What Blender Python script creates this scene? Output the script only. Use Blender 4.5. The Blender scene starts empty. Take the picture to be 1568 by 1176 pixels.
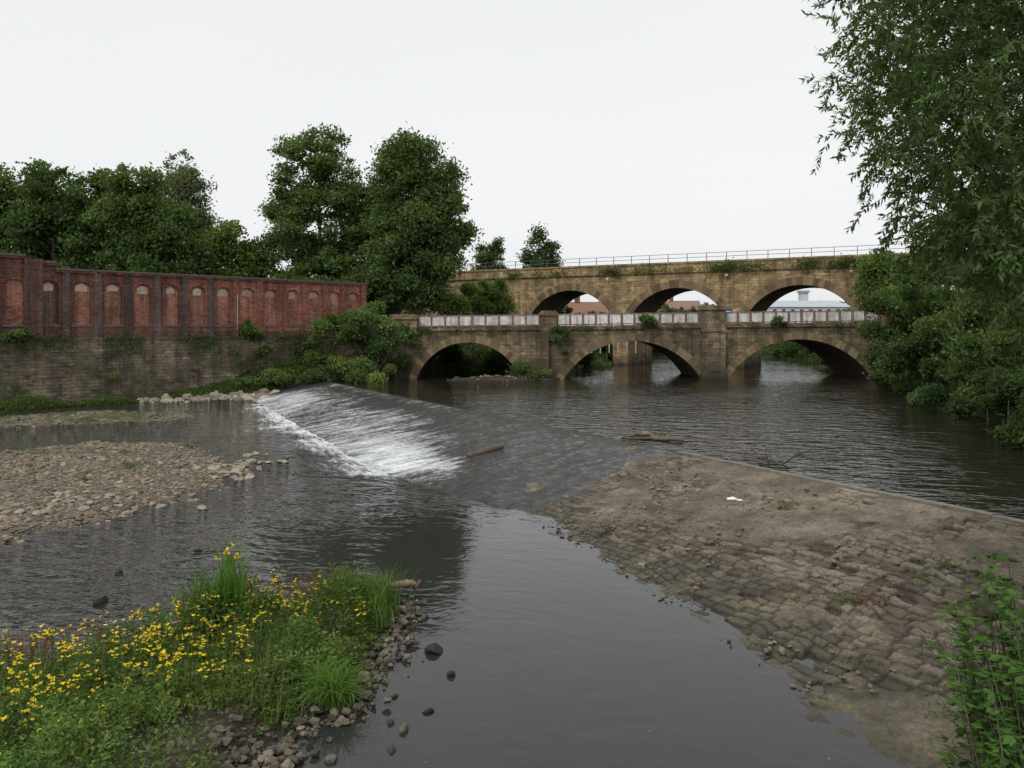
import bpy, math, numpy as np
from mathutils import Vector
R = np.random.default_rng(7)
scene = bpy.context.scene

# ------------------------------------------------------------ helpers
_lat = np.random.default_rng(99).random((256, 256))
def vn(x, y):
    xi = np.floor(x).astype(int); yi = np.floor(y).astype(int)
    fx = x - xi; fy = y - yi
    fx = fx*fx*(3-2*fx); fy = fy*fy*(3-2*fy)
    a = _lat[xi % 256, yi % 256]; b = _lat[(xi+1) % 256, yi % 256]
    c = _lat[xi % 256, (yi+1) % 256]; d = _lat[(xi+1) % 256, (yi+1) % 256]
    return (a*(1-fx)+b*fx)*(1-fy)+(c*(1-fx)+d*fx)*fy
def fbm(x, y, o=4):
    x = np.asarray(x, float); y = np.asarray(y, float)
    v = 0; a = .5; t = 0
    for i in range(o):
        v = v + a*vn(x*2**i+17.3*i, y*2**i+9.1*i); t += a; a *= .5
    return v/t
def sst(a, b, x):
    t = np.clip((x-a)/(b-a), 0, 1); return t*t*(3-2*t)
def sdist(P, poly):
    """signed distance, negative inside"""
    poly = np.array(poly, float); n = len(poly)
    d = np.full(len(P), 1e9); inside = np.zeros(len(P), bool)
    for i in range(n):
        a = poly[i]; b = poly[(i+1) % n]; e = b-a
        w = P-a; t = np.clip((w@e)/(e@e), 0, 1)
        d = np.minimum(d, np.hypot(*(w-t[:, None]*e).T))
        c = ((a[1] > P[:, 1]) != (b[1] > P[:, 1]))
        xx = (b[0]-a[0])*(P[:, 1]-a[1])/((b[1]-a[1]) if b[1] != a[1] else 1e-9)+a[0]
        inside ^= (c & (P[:, 0] < xx))
    return np.where(inside, -d, d)

class MB:
    def __init__(s):
        s.V = []; s.F = []; s.M = []; s.C = []; s.n = 0
    def add(s, V, F, mat=0, col=(.5, .5, .5)):
        V = np.asarray(V, float).reshape(-1, 3); F = np.asarray(F, int)
        if len(F) == 0: return
        col = np.asarray(col, float)
        if col.ndim == 1: col = np.tile(col, (len(V), 1))
        s.V.append(V); s.F.append(F+s.n); s.M.append(np.full(len(F), mat)); s.C.append(col)
        s.n += len(V)
    def box(s, x0, x1, y0, y1, z0, z1, mat=0, col=(.5, .5, .5)):
        V = [(x0,y0,z0),(x1,y0,z0),(x1,y1,z0),(x0,y1,z0),(x0,y0,z1),(x1,y0,z1),(x1,y1,z1),(x0,y1,z1)]
        F = [(0,3,2,1),(4,5,6,7),(0,1,5,4),(1,2,6,5),(2,3,7,6),(3,0,4,7)]
        s.add(V, F, mat, col)
    def tube(s, pts, rad, mat=0, col=(.5,.5,.5), k=7):
        pts = np.asarray(pts, float); n = len(pts)
        rad = np.broadcast_to(rad, (n,))
        T = np.gradient(pts, axis=0); T /= np.linalg.norm(T, axis=1)[:, None]+1e-9
        ref = np.array([0, 0, 1.]) if abs(T[0][2]) < .8 else np.array([1., 0, 0])
        A = np.cross(T, ref); A /= np.linalg.norm(A, axis=1)[:, None]+1e-9
        B = np.cross(T, A)
        th = np.arange(k)*2*math.pi/k
        V = pts[:, None]+rad[:, None, None]*(np.cos(th)[None, :, None]*A[:, None]+np.sin(th)[None, :, None]*B[:, None])
        i = np.arange(n-1)[:, None]*k; j = np.arange(k)[None]; j2 = (j+1) % k
        F = np.stack([i+j, i+j2, i+k+j2, i+k+j], -1).reshape(-1, 4)
        s.add(V.reshape(-1, 3), F, mat, col)
    def obj(s, name, mats, smooth=False, loc=(0,0,0), rotz=0, parent=None):
        me = bpy.data.meshes.new(name)
        V = np.concatenate(s.V); C = np.concatenate(s.C); M = np.concatenate(s.M)
        li = np.concatenate([f.ravel() for f in s.F]); lt = np.concatenate([np.full(len(f), f.shape[1]) for f in s.F])
        me.vertices.add(len(V)); me.vertices.foreach_set("co", V.ravel())
        me.loops.add(len(li)); me.loops.foreach_set("vertex_index", li.astype(np.int32))
        me.polygons.add(len(lt)); me.polygons.foreach_set("loop_start", np.concatenate([[0], np.cumsum(lt)[:-1]]).astype(np.int32))
        for m in mats: me.materials.append(m)
        me.polygons.foreach_set("material_index", M.astype(np.int32))
        me.update(calc_edges=True)
        ca = me.color_attributes.new("Col", 'FLOAT_COLOR', 'POINT')
        ca.data.foreach_set("color", np.concatenate([C, np.ones((len(C), 1))], 1).ravel())
        me.polygons.foreach_set("use_smooth", np.full(len(lt), smooth))
        ob = bpy.data.objects.new(name, me); scene.collection.objects.link(ob)
        ob.location = loc; ob.rotation_euler = (0, 0, rotz)
        if parent: ob.parent = parent
        return ob

def grid(mb, X, Y, Z, mat=0, C=None):
    n, m = X.shape
    i = np.arange(n-1)[:, None]*m; j = np.arange(m-1)[None]
    F = np.stack([i+j, i+m+j, i+m+j+1, i+j+1], -1).reshape(-1, 4)
    V = np.stack([X, Y, Z], -1).reshape(-1, 3)
    mb.add(V, F, mat, (.5,.5,.5) if C is None else C.reshape(-1, 3))

def unit(v): return v/(np.linalg.norm(v, axis=-1, keepdims=True)+1e-9)
def leaves(mb, P, L, W, cols, mat=0, up=.5, axis=None, rng=R):
    P = np.asarray(P); n = len(P)
    if n == 0: return
    L = np.broadcast_to(L, (n,))*rng.uniform(.7, 1.3, n); W = np.broadcast_to(W, (n,))*rng.uniform(.7, 1.3, n)
    a = unit(rng.normal(size=(n, 3))) if axis is None else unit(axis)
    nr = rng.normal(size=(n, 3)); nr[:, 2] += up*2
    b = unit(np.cross(a, nr)); c = np.cross(a, b)
    hl = (L/2)[:, None]; hw = (W/2)[:, None]
    V = np.stack([P-a*hl, P+b*hw+c*hw*.35-a*hl*.1, P+a*hl, P-b*hw+c*hw*.35-a*hl*.1], 1).reshape(-1, 3)
    F = np.arange(n*4).reshape(n, 4)
    cols = np.broadcast_to(cols, (n, 3))
    mb.add(V, F, mat, np.repeat(cols, 4, 0))

def ico():
    t = (1+5**.5)/2
    V = unit(np.array([(-1,t,0),(1,t,0),(-1,-t,0),(1,-t,0),(0,-1,t),(0,1,t),(0,-1,-t),(0,1,-t),(t,0,-1),(t,0,1),(-t,0,-1),(-t,0,1)], float))
    F = np.array([(0,11,5),(0,5,1),(0,1,7),(0,7,10),(0,10,11),(1,5,9),(5,11,4),(11,10,2),(10,7,6),(7,1,8),(3,9,4),(3,4,2),(3,2,6),(3,6,8),(3,8,9),(4,9,5),(2,4,11),(6,2,10),(8,6,7),(9,8,1)])
    return V, F
def subd(V, F):
    V = list(map(tuple, V)); c = {}; out = []
    def mid(a, b):
        k = (min(a, b), max(a, b))
        if k not in c:
            m = np.array(V[a])+np.array(V[b]); m /= np.linalg.norm(m); c[k] = len(V); V.append(tuple(m))
        return c[k]
    for a, b, d in F:
        x, y, z = mid(a, b), mid(b, d), mid(d, a)
        out += [(a,x,z),(b,y,x),(d,z,y),(x,y,z)]
    return np.array(V), np.array(out)
I0 = ico(); I1 = subd(*I0); I2 = subd(*I1)
def rocks(mb, P, size, base=I0, mat=0, cols=(.3,.27,.22), flat=.6, var=.25, rng=R):
    P = np.asarray(P, float); n = len(P); Vb, Fb = base; k = len(Vb)
    size = np.broadcast_to(size, (n,))
    sc = rng.uniform(.65, 1.3, (n, 3)); sc[:, 2] *= flat
    q = rng.uniform(0, 6.28, n); c, s = np.cos(q), np.sin(q)
    jit = 1+rng.uniform(-.22, .22, (n, k, 1))*(.5 if k > 100 else 1)
    V = Vb[None]*jit
    for _ in range(2):
        d = unit(rng.normal(size=(n, 1, 3))); dd = (V*d).sum(-1, keepdims=True)
        V = V-d*np.maximum(dd-.62, 0)
    V = V*sc[:, None]*size[:, None, None]
    x = V[..., 0]*c[:, None]-V[..., 1]*s[:, None]; y = V[..., 0]*s[:, None]+V[..., 1]*c[:, None]
    V = np.stack([x, y, V[..., 2]], -1)+P[:, None]
    F = (Fb[None]+(np.arange(n)*k)[:, None, None]).reshape(-1, 3)
    cc = np.broadcast_to(cols, (n, 3))*rng.uniform(1-var, 1+var, (n, 1))
    mb.add(V.reshape(-1, 3), F, mat, np.repeat(cc, k, 0))

# ------------------------------------------------------------ materials
class NT:
    def __init__(s, name):
        s.m = bpy.data.materials.new(name); s.m.use_nodes = True
        s.t = s.m.node_tree; s.b = s.t.nodes["Principled BSDF"]; s.out = s.t.nodes["Material Output"]
        s.co = s.n("ShaderNodeTexCoord").outputs["Object"]
    def n(s, ty, **kw):
        nd = s.t.nodes.new(ty)
        for k, v in kw.items(): setattr(nd, k, v)
        return nd
    def l(s, a, b): s.t.links.new(a, b)
    def mapping(s, scale=(1,1,1), rot=(0,0,0), vec=None):
        v = vec or s.co
        if rot != (0,0,0):
            m = s.n("ShaderNodeMapping"); m.inputs["Rotation"].default_value = rot; s.l(v, m.inputs["Vector"]); v = m.outputs[0]
        m = s.n("ShaderNodeMapping"); m.inputs["Scale"].default_value = scale
        s.l(v, m.inputs["Vector"]); return m.outputs[0]
    def noise(s, scale, vec=None, detail=5, rough=.6, dist=0):
        nd = s.n("ShaderNodeTexNoise"); nd.inputs["Scale"].default_value = scale; nd.inputs["Detail"].default_value = detail
        nd.inputs["Roughness"].default_value = rough; nd.inputs["Distortion"].default_value = dist
        s.l(vec or s.co, nd.inputs["Vector"]); return nd.outputs["Fac"]
    def ramp(s, fac, stops):
        r = s.n("ShaderNodeValToRGB"); e = r.color_ramp.elements
        while len(e) < len(stops): e.new(.5)
        for q, (p, c) in zip(e, stops):
            q.position = p; q.color = (*c, 1) if hasattr(c, '__len__') else (c, c, c, 1)
        s.l(fac, r.inputs[0]); return r.outputs[0]
    def mix(s, fac, a, b, mode='MIX'):
        m = s.n("ShaderNodeMix", data_type='RGBA', blend_type=mode)
        for sock, v in ((m.inputs[0], fac), (m.inputs[6], a), (m.inputs[7], b)):
            if hasattr(v, 'links'): s.l(v, sock)
            elif hasattr(v, '__len__'): sock.default_value = (*v, 1)
            else: sock.default_value = v
        return m.outputs[2]
    def math(s, op, a, b=None, c=None, clamp=False):
        m = s.n("ShaderNodeMath", operation=op, use_clamp=clamp)
        for i, v in enumerate((a, b, c)):
            if v is None: continue
            if hasattr(v, 'links'): s.l(v, m.inputs[i])
            else: m.inputs[i].default_value = v
        return m.outputs[0]
    def attr(s, name="Col"):
        return s.n("ShaderNodeAttribute", attribute_name=name).outputs["Color"]
    def sep(s, c):
        q = s.n("ShaderNodeSeparateXYZ"); s.l(c, q.inputs[0]); return q.outputs
    def comb(s, a, b, c=0.0):
        q = s.n("ShaderNodeCombineXYZ")
        for i, v in enumerate((a, b, c)):
            if hasattr(v, 'links'): s.l(v, q.inputs[i])
            else: q.inputs[i].default_value = v
        return q.outputs[0]
    def bump(s, h, strength=.5, dist=.02, prev=None):
        b = s.n("ShaderNodeBump"); b.inputs["Distance"].default_value = dist
        if hasattr(strength, 'links'): s.l(strength, b.inputs["Strength"])
        else: b.inputs["Strength"].default_value = strength
        s.l(h, b.inputs["Height"])
        if prev: s.l(prev, b.inputs["Normal"])
        return b.outputs[0]
    def fin(s, col=None, rough=.85, normal=None, spec=.3):
        if col is not None:
            if hasattr(col, 'links'): s.l(col, s.b.inputs["Base Color"])
            else: s.b.inputs["Base Color"].default_value = (*col, 1)
        if hasattr(rough, 'links'): s.l(rough, s.b.inputs["Roughness"])
        else: s.b.inputs["Roughness"].default_value = rough
        if normal is not None: s.l(normal, s.b.inputs["Normal"])
        s.b.inputs["Specular IOR Level"].default_value = spec
        return s.m

def leaf_mat(name, trans=.33):
    q = NT(name); c = q.attr()
    df = q.n("ShaderNodeBsdfDiffuse"); q.l(c, df.inputs[0])
    tr = q.n("ShaderNodeBsdfTranslucent"); ms = q.n("ShaderNodeMixShader"); ms.inputs[0].default_value = trans
    c2 = q.mix(1.0, c, (1.35, 1.35, .55), 'MULTIPLY'); q.l(c2, tr.inputs[0])
    q.l(df.outputs[0], ms.inputs[1]); q.l(tr.outputs[0], ms.inputs[2]); q.l(ms.outputs[0], q.out.inputs[0])
    q.t.nodes.remove(q.b)
    return q.m
M_leaf = leaf_mat("leaf")
def bark_mat():
    q = NT("bark"); n = q.noise(3, q.mapping((3, 3, .6)), 4)
    return q.fin(q.ramp(n, [(.3, (.06,.048,.035)), (.7, (.19,.16,.12))]), .9, q.bump(n, .8, .05))
M_bark = bark_mat()
def attr_mat(name, rough=.85, nscale=6, bumpd=.02, spec=.3):
    q = NT(name); n = q.noise(nscale, detail=4)
    v = q.ramp(n, [(.25, .6), (.75, 1.3)])
    return q.fin(q.mix(1.0, q.attr(), v, 'MULTIPLY'), rough, q.bump(n, .5, bumpd), spec)
M_rock = attr_mat("rock", .8, 9)
M_wood = attr_mat("driftwood", .85, 14)
M_paint = attr_mat("painted_metal", .6, 2, .002)

def masonry(name, c1, c2, mortar, bw, bh, stain, ms=.02, green=.25, waterz=1.1, bumpd=.03, attr=False, patches=None, darkpatch=.85):
    q = NT(name); x, y, z = q.sep(q.co)
    cb = q.comb(q.math('ADD', x, y), z)
    wob = q.n("ShaderNodeTexNoise"); wob.inputs["Scale"].default_value = 1.3; wob.inputs["Detail"].default_value = 2; q.l(q.co, wob.inputs["Vector"])
    va = q.n("ShaderNodeVectorMath", operation='MULTIPLY_ADD'); q.l(wob.outputs["Color"], va.inputs[0])
    va.inputs[1].default_value = (.12, .08, 0); q.l(cb, va.inputs[2])
    br = q.n("ShaderNodeTexBrick"); br.inputs["Scale"].default_value = 1; br.inputs["Brick Width"].default_value = bw
    br.inputs["Row Height"].default_value = bh; br.inputs["Mortar Size"].default_value = ms; br.inputs["Mortar Smooth"].default_value = .6
    br.inputs["Color1"].default_value = (*c1, 1); br.inputs["Color2"].default_value = (*c2, 1); br.inputs["Mortar"].default_value = (*mortar, 1)
    br.squash = 1.3; br.squash_frequency = 3
    q.l(va.outputs[0], br.inputs["Vector"])
    c = br.outputs["Color"]
    vo = q.n("ShaderNodeTexVoronoi"); vo.inputs["Scale"].default_value = 1.0; q.l(q.mapping((1/bw, 1/bh, 1), (0,0,0), cb), vo.inputs["Vector"])
    sv = q.sep(vo.outputs["Color"])[0]
    c = q.mix(1.0, c, q.ramp(sv, [(0.0, .6), (1.0, 1.4)]), 'MULTIPLY')
    if patches:
        pn = q.noise(.55, q.mapping((1,1,.8)), 7, .7)
        c = q.mix(q.ramp(pn, [(.5, 0.0), (.6, .7)]), c, patches)
    big = q.noise(.35, detail=5, rough=.65)
    c = q.mix(q.ramp(big, [(.40, 0.0), (.62, darkpatch)]), c, stain)
    if attr: c = q.mix(1.0, c, q.attr(), 'MULTIPLY')
    streak = q.noise(1.0, q.mapping((1.6, 1.6, .12)), 4)
    c = q.mix(1.0, c, q.ramp(streak, [(.3, .5), (.6, 1.15)]), 'MULTIPLY')
    fine = q.noise(7, detail=5)
    c = q.mix(1.0, c, q.ramp(fine, [(.25, .6), (.75, 1.35)]), 'MULTIPLY')
    wz = q.math('ADD', z, q.math('MULTIPLY', q.noise(.8, detail=3), 1.6))
    c = q.mix(q.ramp(q.math('MULTIPLY_ADD', wz, .25, -(waterz+.6)*.25), [(0.0, 1.0), (.45, 0.0)]), c, (.04, .037, .025))
    g = q.noise(.6, q.mapping((1, 1, .5)), 5)
    c = q.mix(q.math('MULTIPLY', q.ramp(g, [(.55, 0.0), (.7, 1.0)]), green), c, (.06, .08, .03))
    h = q.math('ADD', q.math('MULTIPLY', br.outputs["Fac"], -1.0), q.math('MULTIPLY', fine, .8))
    return q.fin(c, .9, q.bump(h, .7, bumpd))
M_stone_b = masonry("sandstone_road_bridge", (.27,.205,.125), (.175,.135,.085), (.09,.07,.05), .7, .33, (.085,.07,.048), darkpatch=.8, waterz=1.4)
M_stone_v = masonry("sandstone_viaduct", (.46,.33,.17), (.33,.235,.125), (.17,.13,.085), .75, .36, (.20,.145,.085), green=.12, darkpatch=.75)
M_stone_w = masonry("retaining_stone", (.27,.22,.155), (.16,.132,.098), (.065,.055,.043), .6, .27, (.095,.078,.058), green=.6, waterz=-.6, patches=(.20,.145,.09), darkpatch=.75)
M_brick = masonry("red_brick", (.40,.135,.085), (.28,.10,.07), (.24,.16,.13), .3, .1, (.20,.10,.075), ms=.010, green=.08, waterz=-9, bumpd=.01, attr=True, patches=(.42,.20,.145), darkpatch=.5)
M_vous = attr_mat("voussoir_stone", .9, 5, .03)

def ground_mat():
    q = NT("ground"); n = q.noise(.5, detail=6); f = q.noise(7, detail=4)
    c = q.ramp(n, [(.35, (.05,.042,.026)), (.5, (.032,.045,.015)), (.7, (.045,.065,.02))])
    c = q.mix(1.0, c, q.ramp(f, [(.3, .4), (.7, 1.3)]), 'MULTIPLY')
    return q.fin(c, .95, q.bump(f, .8, .15), .1)
M_ground = ground_mat()
def gravel_mat(name, ca, cb, cc, sc=9):
    q = NT(name); v = q.n("ShaderNodeTexVoronoi"); v.inputs["Scale"].default_value = sc; q.l(q.co, v.inputs["Vector"])
    h = q.sep(v.outputs["Color"])[0]
    c = q.ramp(h, [(0.0, ca), (.5, cb), (1.0, cc)])
    n = q.noise(.7, detail=6)
    c = q.mix(1.0, c, q.ramp(n, [(.3, .55), (.65, 1.25)]), 'MULTIPLY')
    c = q.mix(q.ramp(v.outputs["Distance"], [(.35, 0.0), (.8, .7)]), c, (.03,.027,.02))
    z = q.sep(q.co)[2]
    wet = q.math('MULTIPLY_ADD', z, 12.0, q.math('MULTIPLY', n, .6), clamp=True)
    c = q.mix(wet, q.mix(1.0, c, (.4,.38,.33), 'MULTIPLY'), c)
    return q.fin(c, .85, q.bump(v.outputs["Distance"], .9, -.04))
M_gravel = gravel_mat("gravel", (.10,.082,.058), (.17,.14,.10), (.27,.225,.165), 11)
M_soil = gravel_mat("soil", (.03,.025,.017), (.05,.04,.028), (.085,.07,.05), 14)

# ------------------------------------------------------------ world / light
w = bpy.data.worlds.new("World"); scene.world = w; w.use_nodes = True
nt = w.node_tree; bg = nt.nodes["Background"]
sky = nt.nodes.new("ShaderNodeTexSky"); sky.sky_type = 'NISHITA'; sky.sun_disc = False
EL, RO = math.radians(52), math.radians(215)
sky.sun_elevation = EL; sky.sun_rotation = RO; sky.dust_density = 4; sky.air_density = 1.0; sky.ozone_density = 1
hs = nt.nodes.new("ShaderNodeHueSaturation"); hs.inputs["Saturation"].default_value = .12
mx = nt.nodes.new("ShaderNodeMix"); mx.data_type = 'RGBA'; mx.inputs[0].default_value = .75
tc = nt.nodes.new("ShaderNodeTexCoord"); mp = nt.nodes.new("ShaderNodeMapping"); mp.inputs["Scale"].default_value = (1, 1, 3.5)
no = nt.nodes.new("ShaderNodeTexNoise"); no.inputs["Scale"].default_value = 1.2; no.inputs["Detail"].default_value = 5
cr = nt.nodes.new("ShaderNodeValToRGB"); cr.color_ramp.elements[0].color = (8.1, 8.3, 8.5, 1); cr.color_ramp.elements[1].color = (9.1, 9.2, 9.25, 1)
L = nt.links.new
L(tc.outputs["Generated"], mp.inputs[0]); L(mp.outputs[0], no.inputs["Vector"]); L(no.outputs["Fac"], cr.inputs[0])
L(sky.outputs[0], hs.inputs["Color"]); L(hs.outputs[0], mx.inputs[6]); L(cr.outputs[0], mx.inputs[7]); L(mx.outputs[2], bg.inputs[0])
bg.inputs[1].default_value = .12
sun = bpy.data.lights.new("sun", 'SUN'); sun.energy = 1.4; sun.angle = math.radians(16); sun.color = (1, .97, .92)
so = bpy.data.objects.new("sun", sun); scene.collection.objects.link(so)
dirv = Vector((math.sin(RO)*math.cos(EL), math.cos(RO)*math.cos(EL), math.sin(EL)))
so.rotation_euler = dirv.to_track_quat('Z', 'Y').to_euler(); so.location = (0, -20, 60)
scene.view_settings.view_transform = 'Standard'; scene.view_settings.look = 'None'; scene.view_settings.exposure = 0

cam = bpy.data.cameras.new("camera"); co = bpy.data.objects.new("camera", cam); scene.collection.objects.link(co)
co.location = (0, 0, 6); co.rotation_euler = (math.radians(90), 0, 0)
cam.sensor_width = 36; cam.lens = 28.24; cam.shift_y = -.0561; cam.clip_start = .1; cam.clip_end = 4000
scene.camera = co

# ------------------------------------------------------------ terrain
ZU = 1.05
A = np.array([-16., 71.]); cd = np.array([.4924, -.8704]); cn = np.array([-.8704, -.4924])
river = [(-110,-20),(-37,58.4),(-30.5,65.6),(-24,68.3),(-19,70.8),(-16.3,73),(-13,76),(-9.2,77),(-9.2,85),(0,86),(5,90),(11,98),(13.5,108),(18,125),(26,160),
         (44,160),(46,140),(41,100),(35,84),(34.4,76),(30,60),(25.5,43),(20,28),(15.5,19),(13,14),(9,9.8),(6,8),(4.5,4),(4,-20)]
W0 = np.array([-34.2, 61.5]); wd = np.array([.675, .738]); wn = np.array([.738, -.675])
def terrain_h(P):
    sd = sdist(P, river)
    side = (P-A)@cn
    lvl = np.where(side > .5, 0, ZU)
    wf = (P-W0)@wn; wl = (P-W0)@wd
    bank = lvl-.35+np.clip(sd, 0, None)*.75
    bank = np.minimum(bank, 4.9)+fbm(P[:, 0]*.2, P[:, 1]*.2)*.5
    left = (P[:, 0] < 0) & (P[:, 1] < 84) & (wl < 30) & (wf > -40)
    foot = np.minimum(lvl-.35+np.clip(sd, 0, None)*.45, 2.4)+fbm(P[:, 0]*.5, P[:, 1]*.5)*.5
    foot = foot+(4.9-foot)*sst(.5, 1.3, -wf)
    h = np.where(left, foot, bank)
    h = np.where(sd < 0, np.maximum(-1.0, lvl-.35+sd*.6), h)
    r = np.hypot(P[:, 0], P[:, 1])
    h = h+sst(300, 1400, r)*38*fbm(P[:, 0]*.003+5, P[:, 1]*.003+3)
    return h
xs = np.concatenate([-np.geomspace(2500, 62, 22), np.arange(-60, 60, .7), np.geomspace(62, 2500, 22)])
ys = np.concatenate([-np.geomspace(600, 12, 10), np.arange(-10, 170, .7), np.geomspace(172, 3000, 26)])
X, Y = np.meshgrid(xs, ys, indexing='ij')
H = terrain_h(np.stack([X.ravel(), Y.ravel()], 1)).reshape(X.shape)
mb = MB(); grid(mb, X, Y, H); mb.obj("ground", [M_ground], True)
def th(x, y): return terrain_h(np.array([[x, y]], float))[0]

# ------------------------------------------------------------ water
def water_mat(name, base, sc=1.0, foamrot=-28):
    q = NT(name)
    at = q.sep(q.attr())
    v2 = q.mapping((.6, 1.5, 1), (0, 0, math.radians(20)))
    v3 = q.mapping((.7, 1.3, 1), (0, 0, math.radians(-18)))
    n1 = q.noise(1.15*sc, v2, 2.2, .5, .8); n2 = q.noise(3.1*sc, v3, 2, .5, .6); n3 = q.noise(.22, detail=3)
    hgt = q.math('ADD', n1, q.math('MULTIPLY', n2, .38))
    patch = q.ramp(n3, [(.38, .45), (.6, 1.0)])
    stg = q.math('MULTIPLY', at[0], patch)
    nb = q.bump(hgt, stg, .36)
    f1 = q.noise(1.7, q.mapping((2.6, .55, 1), (0, 0, math.radians(foamrot))), 7, .75, .8)
    ff = q.math('MULTIPLY', q.math('SUBTRACT', q.math('ADD', f1, at[1]), .92), 4.0, clamp=True)
    sp = q.noise(9, detail=1); spk = q.math('MULTIPLY', q.math('SUBTRACT', sp, .80), 20.0, clamp=True)
    ff = q.math('MAXIMUM', ff, q.math('MULTIPLY', spk, .5))
    col = q.mix(ff, base, (.72,.74,.75))
    rg = q.math('MULTIPLY_ADD', ff, .6, .03)
    q.b.inputs["IOR"].default_value = 1.33
    return q.fin(col, rg, nb, .5)
M_low = water_mat("river_water_lower", (.028,.029,.026)); M_up = water_mat("river_water_upper", (.018,.016,.011), .8)

xs = np.arange(-100, 22, .5); ys = np.arange(-15, 82, .5)
X, Y = np.meshgrid(xs, ys, indexing='ij'); P = np.stack([X.ravel(), Y.ravel()], 1)
s_ = (P-A)@cd; w_ = (P-A)@cn
def wtoe(s): return np.interp(s, [-5, 4, 38, 45, 52, 62, 75], [6.3, 7, 9.1, 8.4, 9.2, 11.3, 13.5])
beyond = w_-wtoe(s_)-4.5*(fbm(s_*.45, w_*.25)-.5)
px_, py_ = P[:, 0], P[:, 1]
rip = .04+.62*sst(1.5, 8, -(px_+.12*py_))*sst(13, 19, py_)+.55*sst(22, 33, py_-.5*px_)
rip *= .6+.6*fbm(px_*.15, py_*.15)
foam = .46*sst(4.5, -1, beyond)*sst(1, 6, s_)*sst(44, 39, s_)
foam += .20*sst(13, 1, beyond)*sst(0, 6, s_)*sst(44, 36, s_)
foam += .22*np.exp(-((px_+9.0)/3.2)**2-((py_-18.5)/2.3)**2)+.18*np.exp(-((px_+22)/9)**2-((py_-46)/4)**2)
rip += .4*np.exp(-((px_+10)/5)**2-((py_-18.5)/3.)**2)
C = np.stack([rip, foam, foam*0], 1)
mb = MB(); grid(mb, X, Y, X*0, 0, C); mb.obj("river_water_lower", [M_low], True)

sg = np.arange(-8, 78, .6); wg = -np.concatenate([np.arange(0, 40, .6), np.arange(40, 190, 3)])
S, Wg = np.meshgrid(sg, wg, indexing='ij')
S2 = S+np.where(S > 60, (S-60)*(-Wg)*.05, 0)
S2 = S2-np.where(S < 10, (10-S)*(-Wg)*.045, 0)
X = A[0]+cd[0]*S2+cn[0]*Wg; Y = A[1]+cd[1]*S2+cn[1]*Wg
rip = (.36+.5*fbm(X*.1, Y*.1)).ravel()*np.interp(Y.ravel(), [15, 30, 60, 75, 90, 200], [.6, .95, 1, .55, .35, .25]); fo = (.22*np.exp(-((X-25)/6)**2-((Y-97)/3)**2)).ravel()
C = np.stack([rip, fo, rip*0], 1)
Z = np.full(X.shape, ZU)
mb = MB(); grid(mb, X, Y, Z, 0, C); mb.obj("river_water_upper", [M_up], True)

# ------------------------------------------------------------ weir
weir = bpy.data.objects.new("weir", None); scene.collection.objects.link(weir)
def apron_z(t): return 1.06-1.12*t**.95
mb = MB(); S, T = np.meshgrid(np.arange(-7, 76, 1.), np.linspace(0, 1.0, 12), indexing='ij'); Wd = T*wtoe(S)*1.03
grid(mb, A[0]+cd[0]*S+cn[0]*Wd, A[1]+cd[1]*S+cn[1]*Wd, apron_z(T)-.26, 0, np.full(S.shape+(3,), .05)*[1,.9,.7])
M_dark = attr_mat("wet_stone", .6)
mb.obj("foundation", [M_dark], True, parent=weir)
q = NT("weir_apron"); at = q.sep(q.attr())
f = q.noise(12, detail=6); m = q.noise(1.1, detail=7, rough=.65); big = q.noise(.33, detail=4)
st = q.ramp(at[0], [(0.0, (.10,.081,.058)), (.5, (.165,.135,.098)), (1.0, (.225,.188,.14))])
mud = q.ramp(m, [(.3, (.13,.106,.077)), (.7, (.215,.178,.132))])
c = q.mix(at[2], st, mud)
c = q.mix(1.0, c, q.ramp(f, [(.25, .5), (.75, 1.45)]), 'MULTIPLY')
c = q.mix(1.0, c, q.ramp(m, [(.3, .62), (.65, 1.12)]), 'MULTIPLY')
c = q.mix(1.0, c, q.ramp(big, [(.35, .74), (.65, 1.15)]), 'MULTIPLY')
cr1 = q.noise(1.6, q.mapping((1,1,1)), 4, .6, 1.5)
crk = q.ramp(q.math('ABSOLUTE', q.math('SUBTRACT', cr1, .5)), [(0.0, .6), (.012, 0.0)])
c = q.mix(crk, c, (.05,.043,.03))
c = q.mix(q.math('MULTIPLY', at[1], .8), c, (.028,.023,.016))
z = q.sep(q.co)[2]
wet = q.math('SUBTRACT', 1.0, q.math('MULTIPLY_ADD', z, 3.5, q.math('MULTIPLY_ADD', m, 1.2, -.75), clamp=True))
c = q.mix(wet, c, q.mix(1.0, c, (.45,.46,.36), 'MULTIPLY'))
M_apron = q.fin(c, q.math('MULTIPLY_ADD', wet, -.4, .9), q.bump(f, .8, .035), .3)
s1 = np.arange(38, 74, .038); t1 = np.linspace(0, 1.0, 280)
S, T = np.meshgrid(s1, t1, indexing='ij'); shore = (fbm(S*.5, S*0+3, 4)-.5)*1.6+np.floor(vn(S*.45, S*0+8.)*3)*.25-.3
Wd = T*(wtoe(S)*1.02+shore*T)
X = A[0]+cd[0]*S+cn[0]*Wd; Y = A[1]+cd[1]*S+cn[1]*Wd
ds = S+.40*(fbm(S*.6, Wd*.6)-.5)*2; dw = Wd+.50*(fbm(S*.5+40, Wd*.5+7)-.5)*2
RH = .27
row = np.floor(dw/RH); fr = dw/RH-row
off = _lat[row.astype(int) % 256, 3]*1.0
cw = .30+.32*_lat[row.astype(int) % 256, 9]
colc = (ds+off)/cw; ci = np.floor(colc).astype(int); fc = colc-ci
rnd = _lat[(row*7).astype(int) % 256, ci % 256]; rnd2 = _lat[(row*3+5).astype(int) % 256, (ci*5) % 256]
fr_e = np.where(rnd2 > .85, fr+1, fr)
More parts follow.
